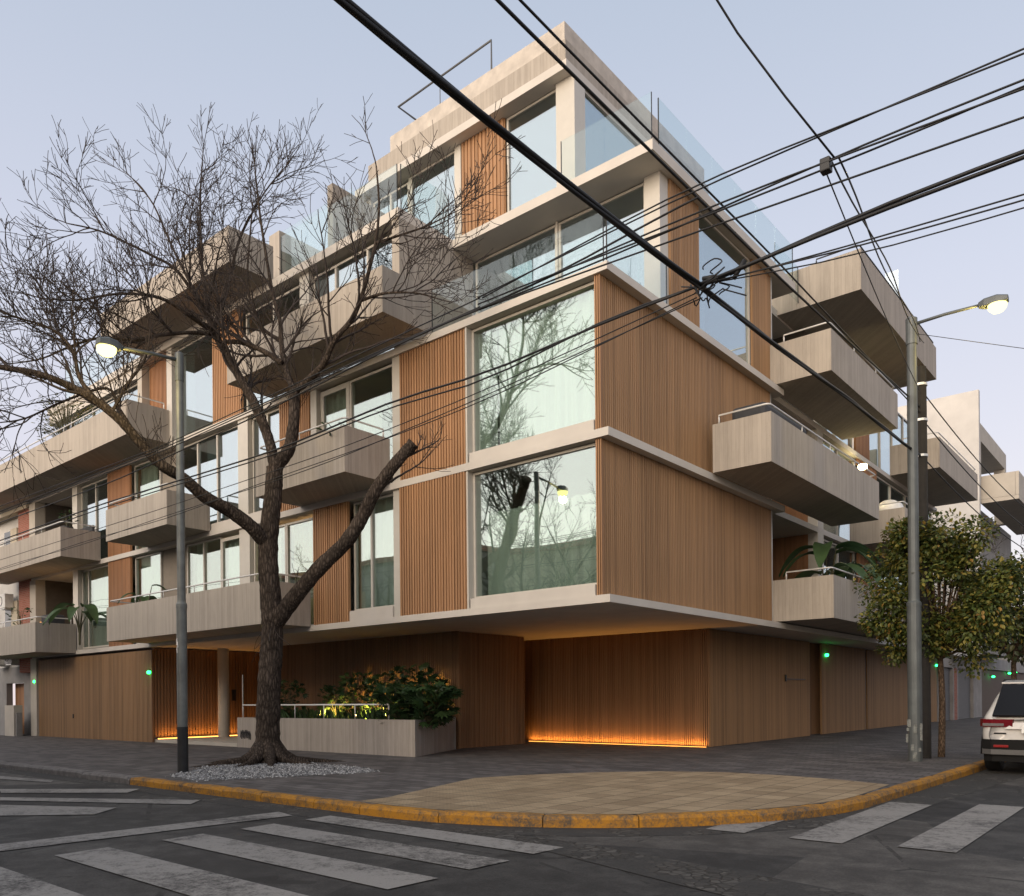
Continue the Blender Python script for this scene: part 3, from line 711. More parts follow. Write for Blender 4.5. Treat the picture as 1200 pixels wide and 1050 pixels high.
def leafmat(name, stops):
    g = G(name); geo = g.n('ShaderNodeNewGeometry'); col = g.ramp(geo.outputs['Random Per Island'], stops)
    n = g.noise(g.pos(), 1.7, 3); col = g.mix(1.0, col, g.ramp(n, [(.3, (.65,.65,.65)), (.7, (1.2,1.2,1.15))]), 'MULTIPLY')
    d = g.n('ShaderNodeBsdfPrincipled'); g.l(col, d.inputs['Base Color']); d.inputs['Roughness'].default_value = .5; d.inputs['Specular IOR Level'].default_value = .4
    t = g.n('ShaderNodeBsdfTranslucent'); g.l(col, t.inputs[0]); mx = g.n('ShaderNodeMixShader'); mx.inputs[0].default_value = .25
    g.l(d.outputs[0], mx.inputs[1]); g.l(t.outputs[0], mx.inputs[2]); g.l(mx.outputs[0], g.out.inputs[0]); return g.m
M['leafdark'] = leafmat('dark_glossy_leaves', [(0, (.018,.040,.016)), (.6, (.04,.085,.03)), (1, (.075,.12,.04))])
M['leafautumn'] = leafmat('ageing_street_tree_leaves', [(0, (.03,.05,.012)), (.45, (.085,.115,.026)), (.75, (.16,.165,.035)), (.93, (.27,.22,.045)), (1, (.30,.17,.04))])
M['leafdeep'] = leafmat('deep_green_leaves', [(0, (.018,.026,.010)), (.6, (.04,.052,.018)), (1, (.075,.072,.026))])
M['leafbanana'] = leafmat('broad_green_leaves', [(0, (.04,.085,.035)), (1, (.09,.15,.06))])
M['stem'] = plain('green_brown_stem', (.09,.085,.045), .7)

def lobed(mb, c, d, nrm, s, lobes=7):
    """a deeply lobed leaf: fingers off a midrib"""
    d = d.normalized(); side = d.cross(nrm)
    if side.length < 1e-4: return
    side.normalize(); n = side.cross(d)
    n0 = len(mb.v)
    mb.v += [tuple(c - d*s*.08 + n*0.0)]
    ring = []
    for i in range(lobes*2+1):
        a = -2.2+4.4*i/(lobes*2); r = s*(1.0 if i % 2 == 1 else .52)*(1-.18*abs(a)/2.2)
        p = c + d*(math.cos(a)*r*.75+s*.15) + side*math.sin(a)*r*.68 - n*(abs(a)*.07*s + r*r/s*.12)
        mb.v.append(tuple(p)); ring.append(len(mb.v)-1)
    for a, b in zip(ring, ring[1:]): mb.f.append((n0, a, b))
def oval(mb, c, d, nrm, s, wid=.42):
    d = d.normalized(); side = d.cross(nrm)
    if side.length < 1e-4: return
    side.normalize(); n = side.cross(d); k = len(mb.v)
    pts = [(0,0,0),(.3,wid*.9,.03),(.65,wid*.8,.02),(1,0,-.12),(.65,-wid*.8,.02),(.3,-wid*.9,.03),(.5,0,-.05)]
    for a, b, h in pts: mb.v.append(tuple(c + d*a*s + side*b*s*.5 + n*h*s))
    for i in range(6): mb.f.append((k+i, k+(i+1) % 6, k+6))
def rdir(rg, up=0.0):
    while True:
        v = Vector((rg.uniform(-1,1), rg.uniform(-1,1), rg.uniform(-1,1)))
        if .05 < v.length < 1: return (v.normalized()+Vector((0,0,up))).normalized()
def shrub(x, y, z, r, h, n, label, seed, kind='lobed', m='leafdark', name='planter_shrub', size=(.16,.30), lean=(0,0), cat='shrub', group=None):
    rg = random.Random(seed); t = thing(name, label, cat, (x, y, z), group); lf = MB(); stm = MB()
    n = int(n*(2.0 if kind == 'lobed' else 1))
    for i in range(n):
        a = rg.uniform(0, 6.28); q = rg.random()**.5; zz = rg.random()**.75*h; rad = r*q*(1-.35*abs(zz/h-.45))
        p = Vector((x+math.cos(a)*rad+lean[0]*zz/h, y+math.sin(a)*rad+lean[1]*zz/h, z+zz))
        dirv = Vector((math.cos(a), math.sin(a), rg.uniform(-.5,.7))); s = rg.uniform(*size)
        if kind == 'lobed': lobed(lf, p, dirv, rdir(rg, 1.2), s)
        else: oval(lf, p, dirv, rdir(rg, 1.0), s)
        if i % 4 == 0: stm.tube([(x+rg.uniform(-.1,.1)*r, y+rg.uniform(-.1,.1)*r, z), ((x+p.x)/2, (y+p.y)/2, z+zz*.7), tuple(p)], .009, 4, cap=False)
    lf.build('foliage', M[m], t); stm.build('stems', M['stem'], t)
    return t
shrub(-5.75, .75, .72, .62, .95, 90, 'big-leaved shrub spilling over the right corner of the concrete planter', 1, lean=(.5,-.2), size=(.2,.36))
shrub(-6.35, .55, .7, .5, 1.0, 80, 'dense dark shrub hanging over the planter front beside the end of its rail', 2, lean=(0,-.3), size=(.16,.3))
shrub(-6.75, 1.7, .78, .5, 1.25, 34, 'spiky-topped shrub at the back of the planter near the timber corner', 3, size=(.2,.34))
shrub(-7.1, 1.5, .78, .6, 1.45, 60, 'bushy shrub rising above the planter right of the lit spots', 4, size=(.14,.26))
shrub(-8.3, 1.7, .78, .55, 1.25, 55, 'shrub lit from below by the rightmost planter spot', 5, size=(.13,.24))
shrub(-9.3, 1.6, .78, .6, 1.3, 60, 'round dark shrub in the middle of the planter', 6, size=(.13,.24))
shrub(-10.4, 1.7, .78, .6, 1.0, 55, 'low shrub lit yellow just right of the bare tree trunk', 7, size=(.12,.22))
shrub(-12.2, 1.3, .78, .5, 1.15, 60, 'dark shrub at the left end of the planter behind the trunk', 8, size=(.12,.22))
gtuft = MB(); rg = random.Random(8)
for i in range(500):
    x, y = rg.uniform(PX0+.2,-6.6), rg.uniform(.25,2.4); oval(gtuft, Vector((x,y,.77)), Vector((rg.uniform(-.6,.6),rg.uniform(-.8,.2),1)), rdir(rg), rg.uniform(.15,.42), .2)
tag(gtuft.build('ground_cover', M['leafdark']), 'low green ground cover filling the concrete planter', 'ground cover', kind='stuff')
for k, (x, y, lab) in enumerate(((-7.75, .95, 'rightmost glowing garden spot among the planter shrubs'), (-8.75, 1.0, 'middle glowing garden spot among the planter shrubs'), (-10.25, .95, 'leftmost glowing garden spot beside the bare tree trunk'))):
    t = thing('garden_spot', lab, 'spotlight', (x, y, .78))
    MB().lathe([(.02,0),(.02,.06),(.04,.08),(.045,.14)], (x,y,.78), 10).build('body', M['blacksteel'], t)
    MB().lathe([(.035,.0),(.037,.02),(.015,.03)], (x,y,.915), 10).build('lens', M['spot'], t)
    l = bpy.data.lights.new('spot_light','SPOT'); l.energy = 300; l.color = (1,.66,.14); l.shadow_soft_size = .04; l.spot_size = R(88); l.spot_blend = .6
    lo = bpy.data.objects.new('spot_light', l); COL.objects.link(lo); lo.location = (x, y+.03, 1.02); lo.rotation_euler = Vector((0,-.97,.08)).to_track_quat('Z','Y').to_euler()

# ------------------------------------------------------------------ trees
def bark(name, c, sc=1.0):
    g = G(name); p = g.pos()
    vo = g.n('ShaderNodeTexVoronoi', feature='DISTANCE_TO_EDGE'); g.l(g.scale(p, (34, 34, 9)), vo.inputs['Vector']); vo.inputs['Scale'].default_value = sc
    n = g.noise(p, 26, 6, .7); big = g.noise(p, 3, 4)
    h = g.math('ADD', g.math('MULTIPLY', g.math('MINIMUM', vo.outputs[0], .35), 1.7), g.math('MULTIPLY', n, .8))
    t = g.math('ADD', g.math('MULTIPLY', h, .6), g.math('MULTIPLY', big, .5))
    col = g.ramp(t, [(.34, tuple(x*.22 for x in c)), (.62, c), (.95, tuple(x*2.3 for x in c))])
    return g.done(col, .95, g.bump(h, 1.0, .03), spec=.1)
M['bark'] = bark('rough_dark_bark', (.060,.047,.038), .55); M['twig'] = plain('twig_bark', (.040,.030,.026), .9, var=.3)
M['barkpale'] = bark('young_bark', (.12,.085,.06))
def smooth(pts, n=4):
    P = [Vector(p) for p in pts]; out = []
    for i in range(len(P)-1):
        a = P[max(i-1,0)]; b = P[i]; c = P[i+1]; d = P[min(i+2,len(P)-1)]
        for k in range(n):
            t = k/n; out.append(.5*((2*b)+(c-a)*t+(2*a-5*b+4*c-d)*t*t+(3*b-a-3*c+d)*t**3))
    out.append(P[-1]); return out
def twig(mb, rg, p, d, L, r, level, maxlev, upb=.25, droop=0):
    """recursive crooked twig"""
    n = max(4, int(L/.13)); pts = [p.copy()]; rad = [r]; q = p.copy(); dd = d.normalized(); dirs = [dd]; cv = rdir(rg)*.07
    for i in range(n):
        dd = (dd + cv + rdir(rg)*.15 + Vector((0,0,upb*.16))).normalized(); q = q + dd*(L/n); pts.append(q.copy()); rad.append(max(.0055, r*(1-.75*(i+1)/n))); dirs.append(dd)
    mb.tube(pts, rad, 4 if r < .02 else 5, cap=False)
    if level >= maxlev: return
    k = int(L*rg.uniform(2.8,4.2))+1
    for j in range(k):
        f = rg.uniform(.18,.98); i = min(n-1, int(f*n)); ax = rdir(rg); side = dirs[i].cross(ax)
        if side.length < .1: continue
        side.normalize(); nd = (dirs[i]*rg.uniform(.55,1.0) + side*rg.uniform(.5,.95) + Vector((0,0,upb))).normalized()
        twig(mb, rg, pts[i], nd, L*rg.uniform(.35,.62)*(1.15-f*.4), max(.006, rad[i]*.66), level+1, maxlev, upb)
LIMBS = {
'trunk': [(-6.76, -2.99, -0.19), (-6.76, -2.99, 0.26), (-6.75, -2.98, 0.99), (-6.72, -2.95, 1.91), (-6.67, -2.91, 2.82), (-6.69, -2.93, 3.55), (-6.73, -2.96, 4.28), (-6.7, -2.94, 5.01), (-6.64, -2.88, 5.74), (-6.6, -2.86, 6.32)] ,
'right_stump': [(-6.67, -2.91, 2.91), (-6.13, -2.72, 3.52), (-5.55, -2.5, 4.11), (-5.05, -2.21, 4.62), (-4.7, -2.05, 5.13), (-4.42, -1.94, 5.63), (-4.04, -1.76, 6.13), (-3.66, -1.57, 6.54)] ,
'left_long': [(-6.73, -2.96, 4.65), (-6.73, -3.35, 4.99), (-6.82, -3.82, 5.28), (-6.92, -4.3, 5.49), (-6.97, -4.73, 5.79), (-7.1, -5.1, 5.99), (-7.22, -5.46, 6.36), (-7.43, -5.77, 6.79), (-7.71, -6.13, 7.15), (-7.97, -6.48, 7.38), (-8.3, -6.89, 7.57), (-8.75, -7.39, 7.67), (-9.12, -7.84, 7.79)] ,
'c1': [(-6.6, -2.86, 6.32), (-6.87, -2.82, 6.99), (-7.27, -2.89, 7.81), (-7.66, -2.96, 8.39), (-7.98, -3.09, 8.96), (-8.27, -3.21, 9.49), (-8.48, -3.25, 9.92)] ,
'c2': [(-6.6, -2.86, 6.32), (-6.38, -2.67, 6.69), (-6.29, -2.6, 7.2), (-6.27, -2.58, 7.65), (-6.27, -2.58, 7.96)] ,
'c2a': [(-6.27, -2.58, 7.96), (-6.76, -2.47, 8.64), (-6.99, -2.4, 9.29), (-7.18, -2.3, 9.85), (-7.47, -2.28, 10.53), (-7.75, -2.26, 11.51), (-7.94, -2.28, 12.45), (-8.1, -2.28, 13.39)] ,
'c2a2': [(-6.99, -2.4, 9.29), (-7.56, -2.49, 9.71), (-7.91, -2.52, 10.25), (-8.18, -2.48, 10.98), (-8.41, -2.28, 11.93), (-8.51, -2.11, 13.04)] ,
'c2b': [(-6.27, -2.58, 7.96), (-5.74, -2.53, 8.13), (-5.37, -2.48, 8.35), (-5.04, -2.46, 8.74), (-4.69, -2.3, 9.1), (-4.44, -2.22, 9.57), (-4.23, -2.18, 10.12), (-4.14, -2.1, 10.63), (-4.09, -2.06, 11.32), (-4.13, -2.09, 12.1)] ,
'c2b2': [(-4.44, -2.22, 9.45), (-3.94, -2.19, 9.42), (-3.53, -2.11, 9.35), (-3.06, -1.98, 9.23), (-2.64, -1.89, 9.03)] ,
'c2b3': [(-4.15, -2.11, 10.55), (-3.61, -1.91, 10.6), (-3.14, -1.66, 10.71), (-2.68, -1.4, 10.9)] ,
'c2c': [(-6.73, -2.57, 8.69), (-7.19, -2.7, 9.02), (-7.64, -2.94, 9.26), (-8.06, -3.17, 9.33)] ,
'c1a': [(-8.33, -3.26, 9.62), (-8.31, -3.77, 9.74), (-8.45, -4.28, 9.97), (-8.58, -4.77, 9.96), (-8.86, -5.27, 9.86), (-9.2, -5.81, 9.65), (-9.52, -6.35, 9.59)] ,
'c1b': [(-8.48, -3.25, 9.92), (-8.65, -3.27, 10.64), (-8.8, -3.26, 11.47), (-8.88, -3.23, 12.2), (-8.95, -3.18, 13.1), (-9.0, -3.1, 13.8)] ,
'c1c': [(-8.48, -3.25, 9.92), (-8.46, -3.63, 10.34), (-8.59, -4.0, 10.81), (-8.76, -4.4, 10.98), (-8.98, -4.85, 11.15), (-9.26, -5.34, 11.32), (-9.64, -5.79, 11.41)] ,
'c1d': [(-8.42, -3.2, 9.72), (-8.78, -2.73, 10.69), (-8.98, -2.37, 11.69), (-9.04, -2.03, 12.67), (-8.9, -1.52, 13.78), (-8.67, -1.07, 14.53)] ,
'c1e': [(-8.27, -3.21, 9.54), (-8.2, -3.93, 9.32), (-8.21, -4.59, 9.04), (-8.33, -5.08, 8.82), (-8.39, -5.66, 8.69), (-8.64, -6.13, 8.45), (-8.89, -6.59, 8.12), (-9.05, -6.99, 7.95)] ,
'c1f': [(-8.48, -3.25, 9.97), (-9.39, -3.23, 11.09), (-10.1, -3.31, 12.21), (-10.79, -3.37, 13.37), (-11.3, -3.53, 14.02)] ,
'l1': [(-7.71, -6.13, 7.15), (-7.93, -6.31, 7.61), (-8.01, -6.39, 8.11), (-8.22, -6.69, 8.47), (-8.6, -7.14, 8.64), (-9.04, -7.5, 8.84)] ,
'l2': [(-7.22, -5.46, 6.36), (-7.93, -5.54, 7.17), (-8.33, -5.61, 7.67), (-8.99, -6.16, 7.42), (-9.59, -6.66, 7.08), (-9.99, -6.99, 7.0)] ,
'l3': [(-7.56, -5.87, 6.91), (-7.6, -5.52, 7.6), (-7.54, -5.2, 8.18), (-7.66, -5.05, 8.95), (-7.99, -5.06, 9.92)] ,

}
RAD = dict(trunk=(.34,.175), right_stump=(.185,.115), left_long=(.165,.045), c1=(.125,.075), c2=(.14,.11), c2a=(.075,.02), c2a2=(.05,.014), c2b=(.085,.018), c2b2=(.035,.012), c2b3=(.03,.01), c2c=(.065,.045),
           c1a=(.055,.014), c1b=(.05,.012), c1c=(.05,.012), c1d=(.05,.012), c1e=(.055,.012), c1f=(.045,.012), l1=(.05,.012), l2=(.045,.012), l3=(.035,.012))
tree = thing('bare_tree', 'large leafless street tree with a cut limb, standing in white gravel', 'tree', (-6.76,-2.99,0))
tk = MB(); rg = random.Random(21); br = MB()
for k, pts in LIMBS.items():
    P = smooth(pts, 9 if k in ('trunk','right_stump','left_long','c1','c2') else 4); a, b = RAD[k]; n = len(P)
    if k == 'trunk':
        rad = [b+(a*.80-b)*(1-i/(n-1))**1.0 for i in range(n)]
        for i in range(n):
            z = P[i].z
            if z < .5: rad[i] *= 1+.55*((.5-max(z,-.1))/.6)**2
        tk.tube(P, [r*(1+rg.uniform(-.045,.045)) for r in rad], 22)
    else:
        rad = [(a+(b-a)*(i/(n-1))**.8)*(1+rg.uniform(-.05,.05)) for i in range(n)]
        if k == 'right_stump': rad[-1] *= 1.25; rad[-2] *= 1.15
        tk.tube(P, rad, 10 if a > .08 else 7)
    if k in ('trunk',): continue
    dens = dict(right_stump=3, left_long=17, c2=3, c1=7, c2c=8, c2b2=7, c2b3=7, l1=18, l2=16, c1e=13).get(k, 10)
    for j in range(dens):
        f = rg.uniform(.12, 1.0) if k not in ('left_long',) else rg.uniform(.25,1); i = min(n-2, int(f*(n-1))); d0 = (P[i+1]-P[i]).normalized()
        side = d0.cross(rdir(rg)).normalized()
        thin = k in ('right_stump','c2','left_long') and f < .6
        if thin: twig(br, rg, P[i], (side*.5+Vector((0,0,.9))), rg.uniform(.5,1.3), .007, 2, 3, .3)
        else: twig(br, rg, P[i], (d0*rg.uniform(.5,1.1)+side*.75+Vector((0,0,.30))), rg.uniform(1.2,2.5)*(1.15-.35*f), max(.015, min(.034, rad[i]*.6)), 1, 3, .24)
    if k not in ('right_stump','c2','c2c','c1'): twig(br, rg, P[-1], P[-1]-P[-3], 1.3, rad[-1], 1, 3, .3)
# dense burst of shoots at the pollard knuckles
for c in ((-8.45,-3.25,9.75),(-6.27,-2.58,7.95),(-8.06,-3.17,9.33)):
    for j in range(5): twig(br, rg, Vector(c)+rdir(rg)*.1, rdir(rg,.9), rg.uniform(.9,1.9), .013, 2, 3, .3)
for j in range(7): twig(br, rg, Vector((-6.6,-3.0,2.95)), Vector((rg.uniform(-1,1),rg.uniform(-.4,.4),-.55)), .9, .006, 3, 3, -.5)
for a_ in range(9):
    an = a_*.7+.2; L = rg.uniform(.5,1.25); c = Vector((-6.76,-2.99,0))
    dx, dy = math.cos(an), math.sin(an)
    tk.tube([c+Vector((dx*.12,dy*.12,.42)), c+Vector((dx*.33,dy*.33,.16)), c+Vector((dx*.6,dy*.6,.05)), c+Vector((dx*(.6+L*.5)+.1*math.sin(an*3),dy*(.6+L*.5),.01)), c+Vector((dx*(.6+L),dy*(.6+L),-.04))], [.16,.13,.085,.05,.02], 8)
tk.build('trunk', M['bark'], tree, smooth=True); br.build('crown', M['twig'], tree, smooth=True)

def bare_tree(x, y, h, label, seed, group=None, spread=1.0, n1=7):
    rg = random.Random(seed); t = thing('bare_tree', label, 'tree', (x, y, 0), group); a = MB(); b = MB(); 
    fork = Vector((x+rg.uniform(-.2,.2), y+rg.uniform(-.2,.2), h*.36)); a.tube(smooth([(x,y,-.15),(x+.05,y,h*.18),tuple(fork)],4), [.26-.10*i/8 for i in range(9)], 10)
    for k in range(n1):
        an = k*6.283/n1+rg.uniform(-.3,.3); d = Vector((math.cos(an)*spread, math.sin(an)*spread, rg.uniform(.9,1.5))).normalized(); L = h*rg.uniform(.45,.68)
        P = [fork-Vector((0,0,.15))]; q = fork.copy(); dd = d
        for i in range(7): dd = (dd+rdir(rg)*.16+Vector((0,0,.05))).normalized(); q = q+dd*L/7; P.append(q.copy())
        rd = [.13*(1-.85*i/7) for i in range(8)]; a.tube(P, rd, 6)
        for j in range(10):
            i = rg.randint(2,7); twig(b, rg, P[i], (dd*.7+rdir(rg,.3)*.8), rg.uniform(1.0,2.0), max(.012, rd[i]*.5), 1, 3, .25)
    a.build('trunk', M['bark'], t, smooth=True); b.build('crown', M['twig'], t); return t
def leafy_tree(x, y, base, ctr, rad, n, label, seed, m, size=(.09,.17), trunk=.075, clumps=26):
    rg = random.Random(seed); t = thing('leafy_tree', label, 'tree', (x, y, 0)); lf = MB(); tb = MB(); c = Vector(ctr)
    fork = Vector((x+(c.x-x)*.3, y+(c.y-y)*.3, base)); tb.tube(smooth([(x,y,-.1),(x+.03,y,base*.55),tuple(fork)],3), [trunk*(1-.04*i) for i in range(7)], 9)
    cl = []
    for k in range(clumps):
        d = rdir(rg); p = c+Vector((d.x*rad[0], d.y*rad[1], d.z*rad[2]))*rg.uniform(.45,1.0); cl.append((p, rg.uniform(.20,.42)*min(rad)))
        mid = (fork+p)/2+Vector((0,0,.12)); tb.tube(smooth([tuple(fork),tuple(mid),tuple(p)],3), [.032-.0035*i for i in range(7)], 5, cap=False)
    for i in range(n):
        p, r = rg.choice(cl); d = rdir(rg); q = p+d*r*(rg.random()**.45)
        ld = (d+Vector((0,0,-.3))+rdir(rg)*.8).normalized(); oval(lf, q, ld, (d+Vector((0,0,.8))).normalized(), rg.uniform(*size), .62)
    tb.build('trunk', M['barkpale'], t, smooth=True); lf.build('crown', M[m], t); return t
leafy_tree(4.27, 6.34, 2.1, (4.28,6.25,3.55), (1.45,1.35,1.7), 21000, 'young street tree with yellowing green leaves just behind the right lamp post', 31, 'leafautumn', size=(.06,.12), clumps=60)
leafy_tree(4.30, 15.2, 2.3, (4.35,15.2,3.95), (1.9,2.1,1.55), 4200, 'darker green street tree beyond the parked white car', 32, 'leafdeep', size=(.13,.22), trunk=.09, clumps=34)
leafy_tree(4.4, 24.5, 2.3, (4.4,24.5,3.8), (2.3,2.4,1.6), 3200, 'farthest dark street tree at the right picture edge', 33, 'leafdeep', size=(.16,.26), trunk=.1, clumps=30)
bare_tree(4.2, 38.0, 10.5, 'thin leafless tree far down the right street against the pink sky', 41)
# ------------------------------------------------------------------ lamp posts, utility pole, cables
M['polegrey'] = plain('grey_painted_pole', (.145,.155,.15), .5, .3, var=.25, sc=5); M['poledark'] = plain('tarred_pole', (.014,.014,.015), .7, var=.4, sc=9)
M['polegreen'] = plain('weathered_galvanised_pole', (.098,.110,.112), .5, .25, var=.22, sc=4)
def lamp(name, label, base, ztop, r0, r1, arm, mlow, ring, headlen):
    t = thing(name, label, 'street lamp', (*base, 0)); x, y = base
    MB().lathe([(r0,-.05),(r0,ring),(r0+.006,ring),(r0+.006,ring+.07),(r1+.004,ring+.11),(r1,ring+.14),(r1*.9,ztop-.5)], (x,y,0), 18).build('pole', mlow, t, smooth=False)
    MB().lathe([(r1*1.05,ztop-.52),(r1*1.05,ztop),(r1*.6,ztop+.03)], (x,y,0), 16).build('pole_cap', M['polegreen'], t)
    ax, ay, az = arm; d = Vector((ax-x, ay-y, 0)).normalized(); s = Vector((x,y,ztop-.12))
    MB().tube([s, s+(Vector(arm)-s)*.5+Vector((0,0,.02)), Vector(arm)], [.035,.032,.03], 8).build('arm', M['polegreen'], t, smooth=True)
    h = Vector(arm); sd = Vector((-d.y,d.x,0)); mb = MB(); P = []
    for f, w_, zt, zb in ((-.02,.05,.05,-.05),(.08,.10,.09,-.07),(headlen*.6,.13,.10,-.07),(headlen,.09,.05,-.05)):
        q = h+d*f; P.append([q+sd*w_+Vector((0,0,zb)), q+sd*w_+Vector((0,0,zt*.6)), q+sd*w_*.5+Vector((0,0,zt)), q-sd*w_*.5+Vector((0,0,zt)), q-sd*w_+Vector((0,0,zt*.6)), q-sd*w_+Vector((0,0,zb))])
    for ring_ in P: mb.v += [tuple(v) for v in ring_]
    for i in range(3):
        for j in range(6): mb.f.append((i*6+j,(i+1)*6+j,(i+1)*6+(j+1)%6,i*6+(j+1)%6))
    mb.f += [tuple(range(6)), tuple(range(23,17,-1))]
    mb.build('lamp_head', M['polegreen'], t, smooth=False, bevel=.01)
    c = h+d*headlen*.62; lens = MB(); lens.lathe([(.03,-.23),(.10,-.21),(.155,-.15),(.165,-.075)], tuple(c), 16)
    lens.build('lamp_lens', M['lampglow'], t, smooth=True)
    l = bpy.data.lights.new('lamp_light','POINT'); l.energy = 75; l.color = (1,.72,.20); l.shadow_soft_size = .12
    lo = bpy.data.objects.new('lamp_light', l); COL.objects.link(lo); lo.location = c+Vector((0,0,-.32))
    return t
tl = lamp('street_lamp', 'lit street lamp beside the bare tree, its grey pole tarred black at the foot', (-6.2,-5.2), 7.9, .094, .076, (-6.2,-6.30,7.66), M['polegrey'], 3.1, .40)
MB().lathe([(.098,-.02),(.098,.78),(.096,.86)], (-6.2,-5.2,0), 18).build('tar_band', M['poledark'], tl)
sc_ = MB()
for k, (a, z) in enumerate(((-1.9,2.45),(-1.7,2.47),(-1.5,2.40),(-1.75,2.30))):
    sc_.tube([(-6.2+.096*math.cos(a+dd),-5.2+.096*math.sin(a+dd),z+dz) for dd, dz in ((0,0),(.15,.06),(.2,-.05))], .008, 4)
sc_.build('chalk_mark', M['railwhite'], tl)
tr_ = lamp('street_lamp', 'lit street lamp on the weathered steel pole at the right kerb', (4.13,4.82), 8.92, .135, .105, (5.33,4.88,8.84), M['polegreen'], 3.12, .48)
pt = MB(); rr = random.Random(5)
for k in range(14):
    a = rr.uniform(-2.8,-.4); z = rr.uniform(.05,.75); pt.box(4.13+.137*math.cos(a)-.03, 4.13+.137*math.cos(a)+.03, 4.82+.137*math.sin(a)-.012, 4.82+.137*math.sin(a)+.012, z, z+rr.uniform(.05,.18))
pt.build('torn_posters', plain('torn_paper', (.17,.18,.17), .8, var=.5, sc=20), tr_)
up_ = thing('utility_pole', 'dark timber utility pole close behind the right lamp post', 'utility pole', (4.06,5.78,0))
MB().lathe([(.15,-.1),(.14,3),(.115,8.25)], (4.06,5.78,0), 14).build('pole', plain('tarred_timber', (.022,.019,.016), .85, var=.35, sc=8), up_)
for z in (7.85,7.1,6.35): MB().lathe([(.135,0),(.135,.05)], (4.06,5.78,z), 14).build('clamp', M['metal'], up_)
for z in (7.6,7.25,6.9): MB().lathe([(.03,0),(.06,.03),(.04,.07),(.06,.10),(.03,.14)], (4.06-.2,5.78-.08,z), 10).build('insulator', M['whiteplastic'], up_)

def cable(label, pts, r, sag=0, group=None, name='overhead_cable', strands=1, tw=.02):
    mb = MB(); P = []
    for i in range(len(pts)-1):
        a, b = Vector(pts[i]), Vector(pts[i+1]); n = max(2, int((b-a).length/.3)); sg = sag if i > -1 else 0
        for k in range(n): t = k/n; P.append(a.lerp(b,t)-Vector((0,0,4*sg*t*(1-t)*((b-a).length/20)**2)))
    P.append(Vector(pts[-1]))
    for _ in range(7): P = [P[0]] + [(P[i-1]+P[i]*2+P[i+1])/4 for i in range(1, len(P)-1)] + [P[-1]]
    P = P[:-1:2] + [P[-1]]
    for s in range(strands):
        if strands == 1: Q = P
        else: Q = [p+Vector((math.cos(i*.5+s*6.28/strands), math.cos(i*.5+s*6.28/strands), math.sin(i*.5+s*6.28/strands)))*tw for i, p in enumerate(P)]
        mb.tube(Q, r, 6)
    o = mb.build(name, M['rubber'], smooth=True); tag(o, label, 'cable', group); return o
J = (4.73,-5.6,5.42)
cable('thick twisted power bundle crossing the sky from the top edge to the cable junction', [(4.75,-34,6.0),(4.73,-10.05,5.37),(4.73,-7.4,5.36),J], .019, .0, strands=3, tw=.016)
cable('thick bundle from the cable junction on to the utility pole', [J,(4.35,0.1,5.98),(4.06,5.78,6.38)], .017, .3, strands=3, tw=.014)
cable('second cable from the top edge to the utility pole, lower of the close pair', [(4.1,-34,7.6),(4.1,-7.9,7.10),(4.1,-2.2,7.12),(4.06,5.78,7.40)], .017)
cable('thin cable of the close pair that starts nearest the roof corner', [(4.2,-34,7.9),(4.1,-7.6,7.29),(4.1,-2.2,7.33),(4.06,5.78,7.28)], .013)
JB = (6.05,-5.6,6.12)
cable('single wire dropping from the top edge to the small black splice box', [(4.3,-12.5,11.9),(5.34,-6.6,7.25),JB], .010)
cable('pair of drop wires from the splice box down to the lamp pole', [JB,(4.35,4.7,8.35)], .009, strands=2, tw=.03)
cable('slack drop wire from the splice box to the right lamp post', [(5.95,-5.6,6.10),(4.3,4.7,7.4)], .007, .3)
b_ = MB(); b_.box(5.93,6.02,-5.64,-5.55,6.02,6.14); tag(b_.build('splice_box', M['blacksteel'], bevel=.01), 'small black splice box hanging on the wires high at the right', 'splice box')
